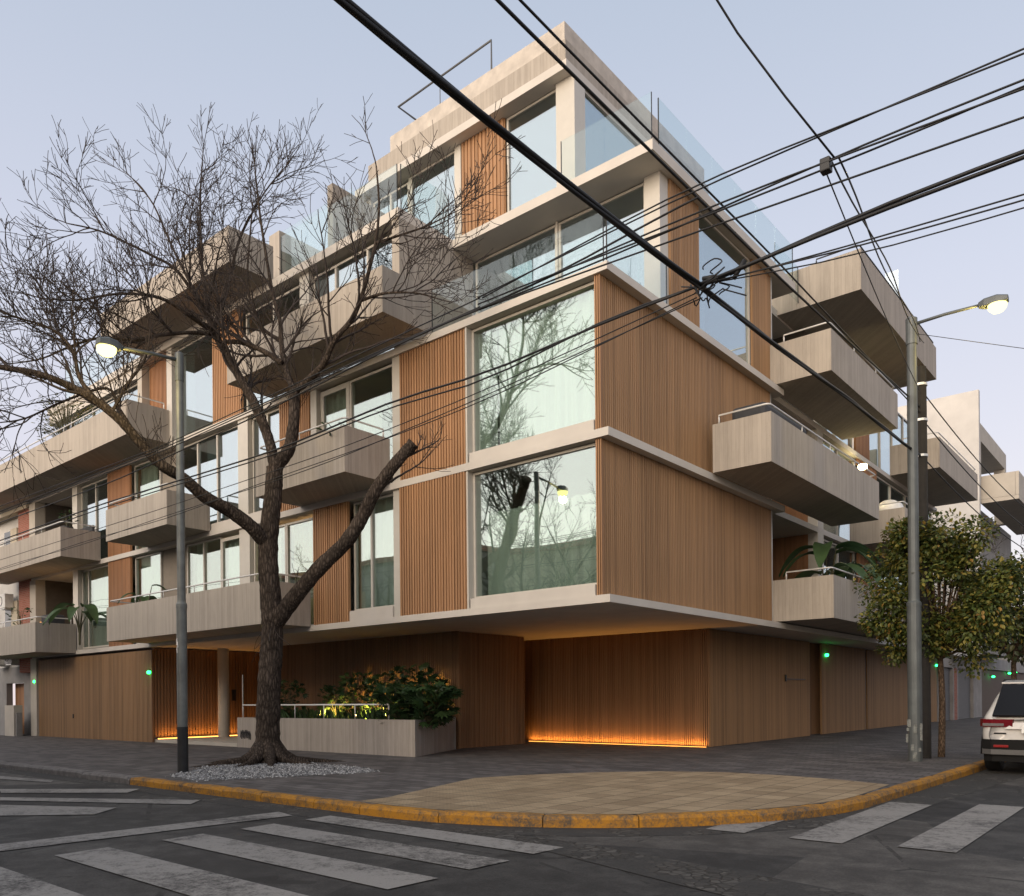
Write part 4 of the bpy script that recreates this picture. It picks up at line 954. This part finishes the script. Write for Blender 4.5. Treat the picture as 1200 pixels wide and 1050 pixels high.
for lab, pts, r, s_ in (
  ('topmost thin pair crossing to the right edge', [(1.8,-5.6,6.24),(4.7,-5.6,6.42),(14,-5.6,6.1)], .008, 2),
  ('triple wire carrying the splice box', [(1.8,-5.6,6.13),(5.99,-5.6,6.10),(14,-5.6,5.9)], .009, 3),
  ('single wire just below the splice box wires', [(-45,-5.6,6.5),(-6,-5.6,6.0),(1.2,-5.6,6.13),(4.74,-5.6,5.96),(7.5,-5.6,5.81),(14,-5.6,5.5)], .009, 1),
  ('thick cable swinging right from the cable junction', [J,(5.2,-5.6,5.43),(6.2,-5.6,5.53),(7.5,-5.6,5.52),(14,-5.6,5.6)], .017, 2),
  ('thin pair right of the junction, lowest but one', [J,(6.21,-5.6,5.27),(14,-5.6,4.8)], .007, 2),
  ('lowest single wire at the right edge', [(4.7,-5.6,5.43),(6.2,-5.6,5.17),(7.5,-5.6,5.11),(14,-5.6,4.8)], .006, 1),
  ('thick cable running left from the junction across the corner window', [J,(3.51,-5.6,5.40),(2.3,-5.6,5.31),(1.54,-5.6,5.24),(.7,-5.6,5.40),(-.61,-5.6,5.32),(-2.36,-5.6,5.24),(-5.19,-5.6,5.30),(-8.6,-5.6,5.38),(-45,-5.6,5.4)], .013, 1),
  ('upper of the two cables looped below the junction', [J,(3.8,-5.6,5.46),(2.6,-5.6,5.30),(1.6,-5.6,5.13),(.9,-5.6,5.30),(-.6,-5.6,5.27),(-2.4,-5.6,5.18),(-8.6,-5.6,5.30),(-45,-5.6,5.1)], .010, 1),
  ('thin wire under the looped cables', [(4.73,-5.6,5.36),(1.75,-5.6,5.08),(-.9,-5.6,4.95),(-5.8,-5.6,4.90),(-45,-5.6,4.9)], .006, 1),
  ('lowest thin pair crossing the balconies on the left', [(4.73,-5.6,5.30),(1.75,-5.6,4.98),(-.9,-5.6,4.83),(-5.8,-5.6,4.72),(-45,-5.6,4.5)], .006, 2),
  ('thick cable rising from the left across the level three terrace', [(-45,-5.6,6.2),(-8,-5.6,5.75),(-3,-5.6,5.9),(.3,-5.6,6.10),(3.0,-5.6,6.12),(4.45,-5.6,6.30),(4.73,-5.6,6.30)], .011, 1)):
    cable(lab, pts, r, strands=s_, tw=.02 if s_ < 3 else .035)
cable('long wire running on to the left from the topmost pair', [(1.8,-5.6,6.24),(-6,-5.6,6.05),(-45,-5.6,6.9)], .008)
cable('long wire running on to the left from the triple wire', [(1.8,-5.6,6.13),(-6,-5.6,5.95),(-45,-5.6,6.4)], .009)
for lab, pts in (('upper wire leaving the utility pole towards the right edge', [(4.06,5.78,7.8),(4.1,19,7.6),(4.3,45,7.9)]), ('middle wire leaving the utility pole past the far balcony', [(4.06,5.78,7.2),(4.1,19,6.95),(4.3,45,7.3)]), ('lower wire leaving the utility pole behind the leafy tree', [(4.06,5.78,6.4),(4.1,19,6.2),(4.3,45,6.5)])):
    cable(lab, pts, .014, .4)
cable('slack wire from the right lamp post top to the right edge', [(4.2,4.8,8.6),(7.3,6.5,7.75),(12,9,7.6)], .006, .2)
tg = MB(); rg = random.Random(9)
for k in range(9):
    a = Vector(J)+Vector((rg.uniform(-.3,.3),rg.uniform(-.2,.2),rg.uniform(-.12,.12))); P = [a]
    for i in range(5): P.append(P[-1]+Vector((rg.uniform(-.12,.18),rg.uniform(-.1,.1),rg.uniform(-.1,.08))))
    tg.tube(smooth([tuple(p) for p in P],3), .007, 5)
for k in range(5): x = J[0]+rg.uniform(-.3,.4); tg.tube([(x,J[1],J[2]+rg.uniform(-.06,.06)),(x+.12,J[1],J[2]+rg.uniform(-.03,.09))], .022, 7)
tag(tg.build('cable_junction', M['rubber'], smooth=True), 'tangled knot of splices where the thick cables meet in front of the corner', 'cable junction')

# ------------------------------------------------------------------ parked car
def car():
    X, Y = 6.30, 4.1; t = thing('parked_car', 'white sport utility vehicle parked at the right kerb, seen from behind', 'car', (X, Y+2.3, ZR))
    paint_ = plain('white_car_paint', (.62,.61,.59), .25, 0, .5, .02, coat=.6); glass = plain('dark_car_glass', (.006,.006,.007), .12, 0, .25, .05); blk = plain('black_plastic_trim', (.009,.009,.009), .75, spec=.2); redl = plain('red_lens', (.13,.005,.010), .15, 0, .6, .1); clearl = plain('clear_lens', (.16,.15,.15), .2)
    st = [ # y, zbot, w_low, w_mid, z_belt, w_belt, w_top, z_top
     (.00,.50,.70,.74,.95,.68,.55,1.00),(.05,.44,.80,.83,1.02,.78,.66,1.07),(.16,.40,.86,.895,1.05,.86,.70,1.22),(.42,.36,.90,.925,1.05,.90,.66,1.52),(.72,.34,.91,.925,1.04,.90,.64,1.64),(1.3,.33,.91,.925,1.02,.90,.64,1.69),
     (2.3,.33,.91,.925,.99,.90,.63,1.70),(2.9,.33,.91,.925,.98,.89,.61,1.62),(3.35,.33,.91,.925,.98,.88,.66,1.32),(3.7,.34,.91,.925,.96,.87,.74,1.05),(4.2,.36,.89,.91,.90,.82,.70,.97),(4.5,.42,.82,.84,.82,.72,.55,.86),(4.6,.48,.70,.72,.75,.6,.45,.78)]
    mb = MB(); K = None
    for (y, zb, wl, wm, zbelt, wb, wt, zt) in st:
        half = [(0,zb),(wl*.9,zb),(wl,zb+.1),(wm,.72),(wb,zbelt),(wb-.03,zbelt+.03),(wt+(wb-wt)*.42,zbelt+(zt-zbelt)*.55),(wt+.02,zt-.07),(wt-.06,zt-.015),(0,zt+.015)]
        ring = [(x,z) for x, z in half]+[(-x,z) for x, z in reversed(half[1:-1])]; K = len(ring)
        mb.v += [(X+x, Y+y, z+ZR) for x, z in ring]
    for i in range(len(st)-1):
        for j in range(K): mb.f.append((i*K+j,i*K+(j+1)%K,(i+1)*K+(j+1)%K,(i+1)*K+j))
    mb.f += [tuple(range(K)), tuple(reversed(range((len(st)-1)*K,len(st)*K)))]
    o = mb.build('body', paint_, t, smooth=True); s = o.modifiers.new('sub','SUBSURF'); s.levels = 2; s.render_levels = 2
    def patch(name, m, quad, th=.02, parent=t):
        q = [Vector(p) for p in quad]; n = (q[1]-q[0]).cross(q[3]-q[0]).normalized()*th; g = MB()
        g.v = [(X+p.x,Y+p.y,p.z+ZR) for p in q]+[(X+p.x+n.x,Y+p.y+n.y,p.z+n.z+ZR) for p in q]
        g.f = [(0,1,2,3),(7,6,5,4),(0,4,5,1),(1,5,6,2),(2,6,7,3),(3,7,4,0)]
        return g.build(name, m, parent, bevel=.006)
    patch('rear_window', glass, [(-.68,-.02,1.05),(.68,-.02,1.05),(.58,.46,1.62),(-.58,.46,1.62)], .05)
    patch('spoiler', paint_, [(-.60,.42,1.655),(.60,.42,1.655),(.58,.85,1.70),(-.58,.85,1.70)], .03)
    for sgn in (-1,1):
        patch('side_window', glass, [(sgn*.885,.62,1.07),(sgn*.885,2.95,1.03),(sgn*.66,2.45,1.60),(sgn*.675,1.0,1.60)], .015*(-sgn if sgn>0 else 1)*1)
        def strip(name, m, pts_, z0, z1, off, parent):
            g = MB()
            for x_, y_ in pts_: g.v += [(X+sgn*x_,Y+y_-off,z0+ZR),(X+sgn*x_,Y+y_-off,z1+ZR),(X+sgn*x_*.9,Y+y_+.12,z0+ZR),(X+sgn*x_*.9,Y+y_+.12,z1+ZR)]
            for i in range(len(pts_)-1):
                b0 = 4*i; b1 = b0+4; g.f += [(b0,b1,b1+1,b0+1),(b0+1,b1+1,b1+3,b0+3),(b0,b0+2,b1+2,b1)]
            e0 = 4*(len(pts_)-1); g.f += [(0,1,3,2),(e0,e0+2,e0+3,e0+1)]
            return g.build(name, m, parent)
        tlp = strip('tail_light', redl, [(.925,.30),(.91,.15),(.84,.03),(.70,-.03),(.36,-.055)], .87, 1.01, .0, t)
        strip('lens_insert', clearl, [(.85,.04),(.70,-.03),(.50,-.045)], .885, .935, .012, tlp)
        patch('reflector', plain('red_reflector', (.25,.01,.01), .3), [(sgn*.66,-.06,.50),(sgn*.42,-.08,.50),(sgn*.42,-.08,.545),(sgn*.66,-.06,.545)], .02*(1 if sgn<0 else -1))
        MB().tube([(X+sgn*.62,Y+.75,1.66+ZR),(X+sgn*.63,Y+.95,1.735+ZR),(X+sgn*.63,Y+2.2,1.75+ZR),(X+sgn*.61,Y+2.6,1.68+ZR)], .02, 6).build('roof_rail', blk, t, smooth=True)
        for yy in (.86,3.55):
            wx = X+sgn*.80; wh = MB(); n = 28; prof = [(-.115,.22),(-.125,.33),(-.09,.36),(.09,.36),(.125,.33),(.115,.22)]
            for a in range(n):
                an = 6.2832*a/n
                for dx, r in prof: wh.v.append((wx+dx,Y+yy+r*math.cos(an),.36+r*math.sin(an)+ZR))
            for a in range(n):
                for k in range(5): wh.f.append((a*6+k,((a+1)%n)*6+k,((a+1)%n)*6+k+1,a*6+k+1))
            wo = wh.build('wheel', M['rubber'], t, smooth=True)
            rm = MB(); rm.v = []; 
            for a in range(n):
                an = 6.2832*a/n
                for r, dx in ((.225,.09),(.20,.06),(.05,.075)): rm.v.append((wx+sgn*dx,Y+yy+r*math.cos(an),.36+r*math.sin(an)+ZR))
            for a in range(n):
                for k in range(2):
                    if k == 1 and a % 4 == 0: continue
                    rm.f.append((a*3+k,((a+1)%n)*3+k,((a+1)%n)*3+k+1,a*3+k+1))
            rm.build('rim', M['metal'], wo)
            ar = MB(); ar.tube([(X+sgn*.915,Y+yy+.44*math.cos(q),.34+.44*math.sin(q)+ZR) for q in [math.pi*i/12 for i in range(13)]], .045, 6); ar.build('wheel_arch', blk, t, smooth=True)
    bp_ = MB(); 
    pts = [(-.90,.30),(-.86,.06),(-.70,-.06),(0,-.10),(.70,-.06),(.86,.06),(.90,.30)]
    def bump_strip(name, m, z0, z1, off):
        g = MB(); n = len(pts)
        for x, y in pts: g.v += [(X+x*(1+off*.3),Y+y-off,z0+ZR),(X+x*(1+off*.3),Y+y-off,z1+ZR),(X+x*.9,Y+y+.15,z0+ZR),(X+x*.9,Y+y+.15,z1+ZR)]
        for i in range(n-1):
            a = 4*i; b = a+4; g.f += [(a,b,b+1,a+1),(a+1,b+1,b+3,a+3),(a+2,a,a+0,a+2)[:0] or (a,a+2,b+2,b),]
        return g.build(name, m, t)
    bump_strip('bumper', blk, .40, .64, .0); bump_strip('bumper_strip', plain('satin_bumper_strip', (.10,.10,.10), .45, .2), .37, .46, .012); bump_strip('under_tray', blk, .24, .38, -.05)
    patch('badge', blk, [(-.66,-.015,.74),(-.46,-.04,.74),(-.46,-.04,.765),(-.66,-.015,.765)], .006)
    patch('licence_plate', M['whiteplastic'], [(-.22,-.085,.76),(.22,-.085,.76),(.22,-.07,.90),(-.22,-.07,.90)], .012)
    patch('tailgate_ridge', paint_, [(-.50,-.05,.83),(.50,-.05,.83),(.34,-.03,.95),(-.34,-.03,.95)], .012)
    return t
car()

# ------------------------------------------------------------------ balcony contents
t = thing('barbecue', 'black covered barbecue on the lowest far left balcony', 'barbecue', (-24.4,-.55,3.36))
mb = MB(); mb.box(-24.75,-24.05,-.85,-.25,4.12,4.62); mb.build('hood', M['darkfabric'], t, bevel=.06); mb = MB(); mb.box(-24.7,-24.1,-.8,-.3,3.36,4.12); mb.build('cart', M['blacksteel'], t)
t = thing('table_lamp', 'small glowing orange lamp beside the black barbecue', 'lamp', (-25.2,-.6,4.0)); MB().box(-25.75,-24.95,-.75,-.5,4.32,4.40).build('glow_bar', emis('orange_glow', (1,.45,.12), 2.5), t); MB().box(-25.5,-25.05,-.8,-.45,3.36,4.31).build('stand', M['blacksteel'], t)
for loc_, en_ in (((-25.2,-.6,4.5),14),((-10.0,1.3,5.2),30)):
    l = bpy.data.lights.new('room_light','POINT'); l.energy = en_; l.color = (1,.6,.25); l.shadow_soft_size = .1
    lo = bpy.data.objects.new('room_light', l); COL.objects.link(lo); lo.location = loc_
t = thing('patio_sofa', 'low grey outdoor sofa on the middle far left balcony', 'sofa', (-22.6,-.55,6.57)); MB().box(-23.6,-22.0,-.9,-.15,6.57,7.35).build('seat', M['darkfabric'], t, bevel=.06); MB().box(-23.6,-22.0,-.12,.0,6.6,7.75).build('backrest', M['darkfabric'], t, bevel=.05)
def potplant(x, y, z, label, seed, h=.7, m='leafdark', n=26, size=(.1,.2), kind='oval', r=.25, pot='blacksteel', poth=.4):
    t = shrub(x, y, z+poth-.05, r, h, n, label, seed, kind=kind, m=m, name='potted_plant', size=size, cat='potted plant')
    MB().lathe([(.14,-poth+.05),(.19,.05),(.17,.05)], (x,y,z+poth-.05), 14).build('pot', M[pot], t); return t
potplant(-21.9,-1.0,6.57,'small potted plant in a black square pot by the balcony corner on the left', 51, .6, poth=.95)
potplant(-26.3,-1.0,3.35,'dark leafy pot plant at the very left edge, lowest balcony', 52, .9, poth=.85, r=.4, n=40)
potplant(-6.75,-1.15,6.62,'small spiky plant on the balcony corner beside the cut limb', 53, .45, poth=.75, r=.28, n=22)
shrub(-22.5,-.75,10.45,1.05,1.7,620,'brownish green bush growing over the rail of the long upper left balcony', 54, kind='oval', m='leafautumn', name='balcony_bush', size=(.07,.14), cat='bush')
def banana(x, y, z, label, seed, n=7, h=1.6, L=1.1):
    rg = random.Random(seed); t = thing('broad_leaf_plant', label, 'plant', (x, y, z)); lf = MB(); sm = MB()
    for i in range(n):
        a = i*2.4+rg.uniform(-.3,.3); d = Vector((math.cos(a), math.sin(a), 0)); top = Vector((x,y,z+h*rg.uniform(.6,1))) + d*.25
        sm.tube(smooth([(x,y,z),(x+d.x*.05,y+d.y*.05,z+h*.4),tuple(top)],3), [.03,.028,.026,.024,.02,.016,.012], 5)
        K = 9; side = Vector((-d.y,d.x,0)); ln = L*rg.uniform(.7,1.05); base = len(lf.v)
        for k in range(K):
            f = k/(K-1); p = top + d*ln*(f*.8) + Vector((0,0,ln*(.38*f-.85*f*f))); wd = .15*ln*math.sin(math.pi*min(1,f*.93+.05))**.7
            lf.v += [tuple(p+side*wd+Vector((0,0,.05*ln))), tuple(p), tuple(p-side*wd+Vector((0,0,.05*ln)))]
        for k in range(K-1):
            b = base+3*k; lf.f += [(b,b+3,b+4,b+1),(b+1,b+4,b+5,b+2)]
    lf.build('leaves', M['leafbanana'], t, smooth=True); sm.build('stems', M['stem'], t, smooth=True); return t
banana(-22.2,-.5,3.4,'broad-leaved plant arching beside the black barbecue', 61, 6, 1.6, 1.5)
banana(-17.6,-.4,3.4,'upright broad-leaved plant against the reddish timber strip on the long lower balcony', 62, 7, 1.7, .95)
banana(-17.7,-.6,6.6,'broad-leaved plant behind the rail of the short left balcony', 63, 5, 1.0, .8)
banana(.55,10.3,3.5,'palm-like plant nearest the corner on the right lower balcony', 64, 9, 2.1, 1.7)
banana(.7,12.2,3.5,'second palm-like plant further along the right lower balcony', 65, 8, 1.9, 1.5)
t = thing('covered_furniture', 'dark grey covered furniture behind the rail of the right middle balcony', 'cover', (.6,6.0,6.6))
MB().box(.25,1.1,4.75,7.4,6.63,8.02).build('cover', M['darkfabric'], t, bevel=.12); MB().box(.2,1.15,4.70,7.45,6.63,7.5).build('skirt', M['darkfabric'], t, bevel=.03)
t = thing('patio_chair', 'round pale wicker chair on the far right balcony', 'chair', (.6,16.4,6.46))
MB().lathe([(.25,.35),(.5,.5),(.56,.9),(.42,1.25),(.2,1.4)], (.6,16.2,6.46), 16).build('shell', M['whiteplastic'], t, smooth=True); MB().lathe([(.3,0),(.05,.1),(.05,.36)], (.6,16.2,6.46), 12).build('base', M['metal'], t)
t = thing('bulkhead_lamp', 'lit bulkhead lamp glowing on the wall over the right balconies', 'wall lamp', (-.05,15.43,8.97))
MB().lathe([(.13,-.08),(.15,0),(.13,.07)], (.0,15.43,8.97), 14).build('lens', M['lampfar'], t, smooth=True); MB().box(-.42,-.1,15.38,15.48,8.95,9.05).build('bracket', M['blacksteel'], t)
l = bpy.data.lights.new('bulkhead_light','POINT'); l.energy = 18; l.color = (1,.75,.35); l.shadow_soft_size = .1
lo = bpy.data.objects.new('bulkhead_light', l); COL.objects.link(lo); lo.location = (.25,15.2,8.85)
part('chimney', 'plaster', [(-28.9,-27.9,1.2,1.9,9.45,11.4)])

# ------------------------------------------------------------------ neighbours
def brick():
    g = G('red_brick'); p = g.pos(); sp = g.n('ShaderNodeSeparateXYZ'); g.l(p, sp.inputs[0]); cb = g.n('ShaderNodeCombineXYZ'); g.l(g.math('ADD', sp.outputs[0], sp.outputs[1]), cb.inputs[0]); g.l(sp.outputs[2], cb.inputs[1])
    b = g.n('ShaderNodeTexBrick'); g.l(cb.outputs[0], b.inputs['Vector']); b.inputs['Scale'].default_value = 1; b.inputs['Brick Width'].default_value = .24; b.inputs['Row Height'].default_value = .075; b.inputs['Mortar Size'].default_value = .008
    b.inputs['Color1'].default_value = c4(.30,.10,.07); b.inputs['Color2'].default_value = c4(.38,.14,.10); b.inputs['Mortar'].default_value = c4(.30,.24,.2)
    return g.done(b.outputs[0], .9, g.bump(b.outputs[1], -.4, .01), spec=.2)
M['brick'] = brick(); M['cream'] = plain('cream_render', (.50,.44,.34), .9, sc=2); M['white'] = plain('white_render', (.56,.54,.51), .9, var=.12, sc=1.2); M['grey'] = plain('grey_render', (.27,.26,.25), .9, var=.2, sc=1.5)
M['winDark'] = plain('dark_window_glass', (.03,.035,.04), .08, 0, .7); M['shutter'] = plain('grey_steel_shutter', (.16,.16,.165), .6, .2)
N = thing('brick_house', 'older white and red brick apartment house at the left edge', 'house', (-34,3,0))
mb = MB(); mb.box(-46,-28.05,.3,10,2.9,9.7); mb.build('wall', M['white'], N)
MB().box(-29.4,-28.06,.02,.3,2.6,9.3).build('brick_pilaster', M['brick'], N); MB().box(-46,-28.06,-.15,.3,9.3,10.1).build('cornice', M['cream'], N)
for z in (3.5,6.6):
    for x in (-31.6,-34.6,-37.6):
        w_ = MB().box(x,x+1.7,.22,.29,z+.6,z+2.2).build('window', M['winDark'], N); MB().box(x+1.0,x+1.7,.12,.21,z+.6,z+2.2).build('shutter', M['cream'], w_)
        MB().box(x-.1,x+1.8,.05,.29,z+.4,z+.59).build('sill', M['cream'], w_)
gw = MB(); gw.box(-46,-31.6,.25,.5,0,2.89); gw.box(-31.6,-28.05,.25,.5,2.2,2.89); gw.box(-29.6,-28.05,.25,.5,0,2.2); gw.build('ground_floor_wall', M['grey'], N)
MB().box(-31.6,-29.6,.6,.7,0,2.2).build('garage_door', M['redboard'], N)
fw_ = thing('front_wall', 'low stained grey garden wall in front of the brick house', 'wall', (-30,-.5,0)); MB().box(-46,-28.1,-.55,-.35,0,.95).build('wall', M['grey'], fw_); MB().box(-29.2,-28.2,-.62,-.30,0,1.25).build('gate_pier', M['plaster'], fw_)
for k, (x, z, lab) in enumerate(((-30.7,5.4,'white air conditioner under the upper window of the brick house'), (-31.6,3.0,'air conditioner low on the brick house, nearest the left edge'), (-30.0,3.0,'air conditioner low on the brick house beside the brick pilaster'))):
    t = thing('air_conditioner', lab, 'air conditioner', (x,-.1,z), 'air conditioners on the brick house'); MB().box(x-.42,x+.42,-.22,.12,z,z+.6).build('case', M['whiteplastic'], t, bevel=.02); MB().lathe([(.2,0),(.2,.02)], (0,0,0), 16)
    g = MB(); g.tube([(x-.1+.2*math.cos(a),-.225,z+.3+.2*math.sin(a)) for a in [i*.4 for i in range(17)]], .012, 5); g.build('fan_guard', M['blacksteel'], t)
    MB().box(x-.3,x+.3,-.2,.25,z-.05,z-.003).build('bracket', M['metal'], t)
Q = thing('neighbouring_house', 'pale concrete house with a tall blank party wall beyond the balconies on the right', 'house', (-4,40,0))
MB().box(-9,.12,34,34.3,3.31,16.8).build('party_wall', M['white'], Q)
MB().box(-9,-.3,34.3,46,3.61,11.2).build('wall', M['grey'], Q); 
mb = MB(); mb.box(-5,.05,34.3,34.9,11.21,15.3); mb.box(-5,.05,34.9,42.2,14.4,15.3); mb.box(-.5,.05,41.7,42.2,11.21,14.39); mb.build('roof_frame', M['plaster'], Q)
mb = MB(); mb.box(.0,1.7,35,46,11.2,11.4); mb.box(1.55,1.7,35,46,11.41,12.6); mb.box(.0,1.54,35,35.15,11.41,12.6); mb.build('balcony', M['plaster'], Q)
mb = MB(); mb.box(-1.2,-.3,35,46,6.6,6.8); mb.box(-.5,-.3,35,46,6.81,7.8); mb.build('balcony', M['plaster'], Q)
mb = MB(); mb.box(-1.6,-1.34,31.6,32.6,0,3.3); mb.box(-1.6,-1.34,34.9,36.1,0,3.3); mb.box(-1.6,-1.33,32.6,34.9,2.75,3.3); mb.box(-1.6,-1.33,36.1,40,2.75,3.3); mb.box(-1.6,-1.34,40,42.4,0,3.3); mb.box(-1.6,-1.34,42.4,60,2.9,3.6); mb.build('street_wall', plain('mottled_grey_wall', (.27,.255,.245), .9, var=.2, sc=1.4), Q)  # one grey tone, mottled at random, over wall and lintels
def shutter(y0, y1, z1, parent):
    g = MB()
    for i in range(int(z1/.09)): g.box(-1.56,-1.50+.0,y0,y1,i*.09+.005,i*.09+.07)
    g.box(-1.6,-1.57,y0,y1,0,z1); return g.build('roller_shutter', M['shutter'], parent)
shutter(36.1,40,2.74,Q); shutter(32.6,34.9,2.74,Q); MB().box(-1.6,-1.5,42.5,60,0,2.89).build('gate', plain('dark_brown_gate', (.075,.045,.032), .7), Q)
MB().box(-1.62,-1.325,35.15,35.75,.0,2.74).build('brick_pier', M['brick'], Q)
for y, z, lab in ((45.8,2.45,'green signal lamp on the dark gate beyond the roller shutter'), (51.6,2.77,'green signal lamp above the white car roof, left of a close pair'), (54.0,2.87,'farthest green signal lamp above the white car roof')):
    t = thing('signal_lamp', lab, 'signal lamp', (-1.3,y,z)); MB().lathe([(.06,-.06),(.1,0),(.06,.06)], (-1.3,y,z), 10).build('lens', M['greenled'], t, smooth=True); MB().box(-1.5,-1.3,y-.03,y+.03,z+.06,z+.1).build('bracket', M['blacksteel'], t)
H = thing('low_house', 'low dark house closing the far end of the right pavement', 'house', (-6,75,0)); MB().box(-12,-1.5,60,100,0,4.4).build('wall', M['grey'], H); MB().box(-12.2,-1.3,59.8,100.2,4.41,4.7).build('roof', M['shutter'], H)
# ------------------------------------------------------------------ the other side of the streets: only mirrored in the panes, and shading the lower floors
def opp(label, x0, x1, y0, y1, h, m, face):
    o = thing('house', label, 'house', ((x0+x1)/2,(y0+y1)/2,0)); MB().box(x0,x1,y0,y1,ZR,h).build('wall', M[m], o); MB().box(x0-.2,x1+.2,y0-.2,y1+.2,h+.002,h+.3).build('roof', M['brick'], o)
    for k in range(int((x1-x0)/3) if face == 'y' else int((y1-y0)/3)):
        for z in (1.0,4.0):
            if z+1.8 > h: continue
            if face == 'y': MB().box(x0+.8+3*k,x0+2.2+3*k,y1,y1+.04,z,z+1.6).build('window', M['winDark'], o)
            else: MB().box(x0-.04,x0,y0+.8+3*k,y0+2.2+3*k,z,z+1.6).build('window', M['winDark'], o)
opp('grey house across the left street, seen only mirrored in the windows', -40,-22,-28,-19.5,9.6,'grey','y')
opp('cream house across the left street, seen only mirrored in the windows', -20.5,-6,-28,-20,9.0,'cream','y')
opp('white corner house behind the camera, seen only mirrored in the windows', -4.5,3.5,-28,-19.5,8.2,'white','y')
opp('tall house on the diagonal corner behind the camera, seen only mirrored in the windows', 20,32,-32,-18.5,9,'grey','x')
opp('long low house across the right street, seen only mirrored in the windows', 20,30,-6,30,6.4,'cream','x')
bare_tree(-15.2,-16.0,11.5,'bare tree across the left street, the tallest one mirrored in the corner windows', 71, n1=8)
bare_tree(-10.6,-16.4,9.5,'smaller bare tree across the left street, mirrored at the right of the corner windows', 72)
bare_tree(-25,-16.2,10,'bare tree across the left street, mirrored in the left windows', 73)
leafy_tree(-19.6,-16.5,1.8,(-19.6,-16.5,4.0),(2.2,2.0,2.0),2600,'evergreen tree across the left street, mirrored in the lower corner window', 74, 'leafdeep', size=(.2,.34), trunk=.12)
leafy_tree(-30.5,-16.5,1.8,(-30.5,-16.5,4.4),(2.6,2.2,2.4),2600,'broad evergreen tree across the left street, mirrored in the far left windows', 75, 'leafdeep', size=(.2,.34), trunk=.12)
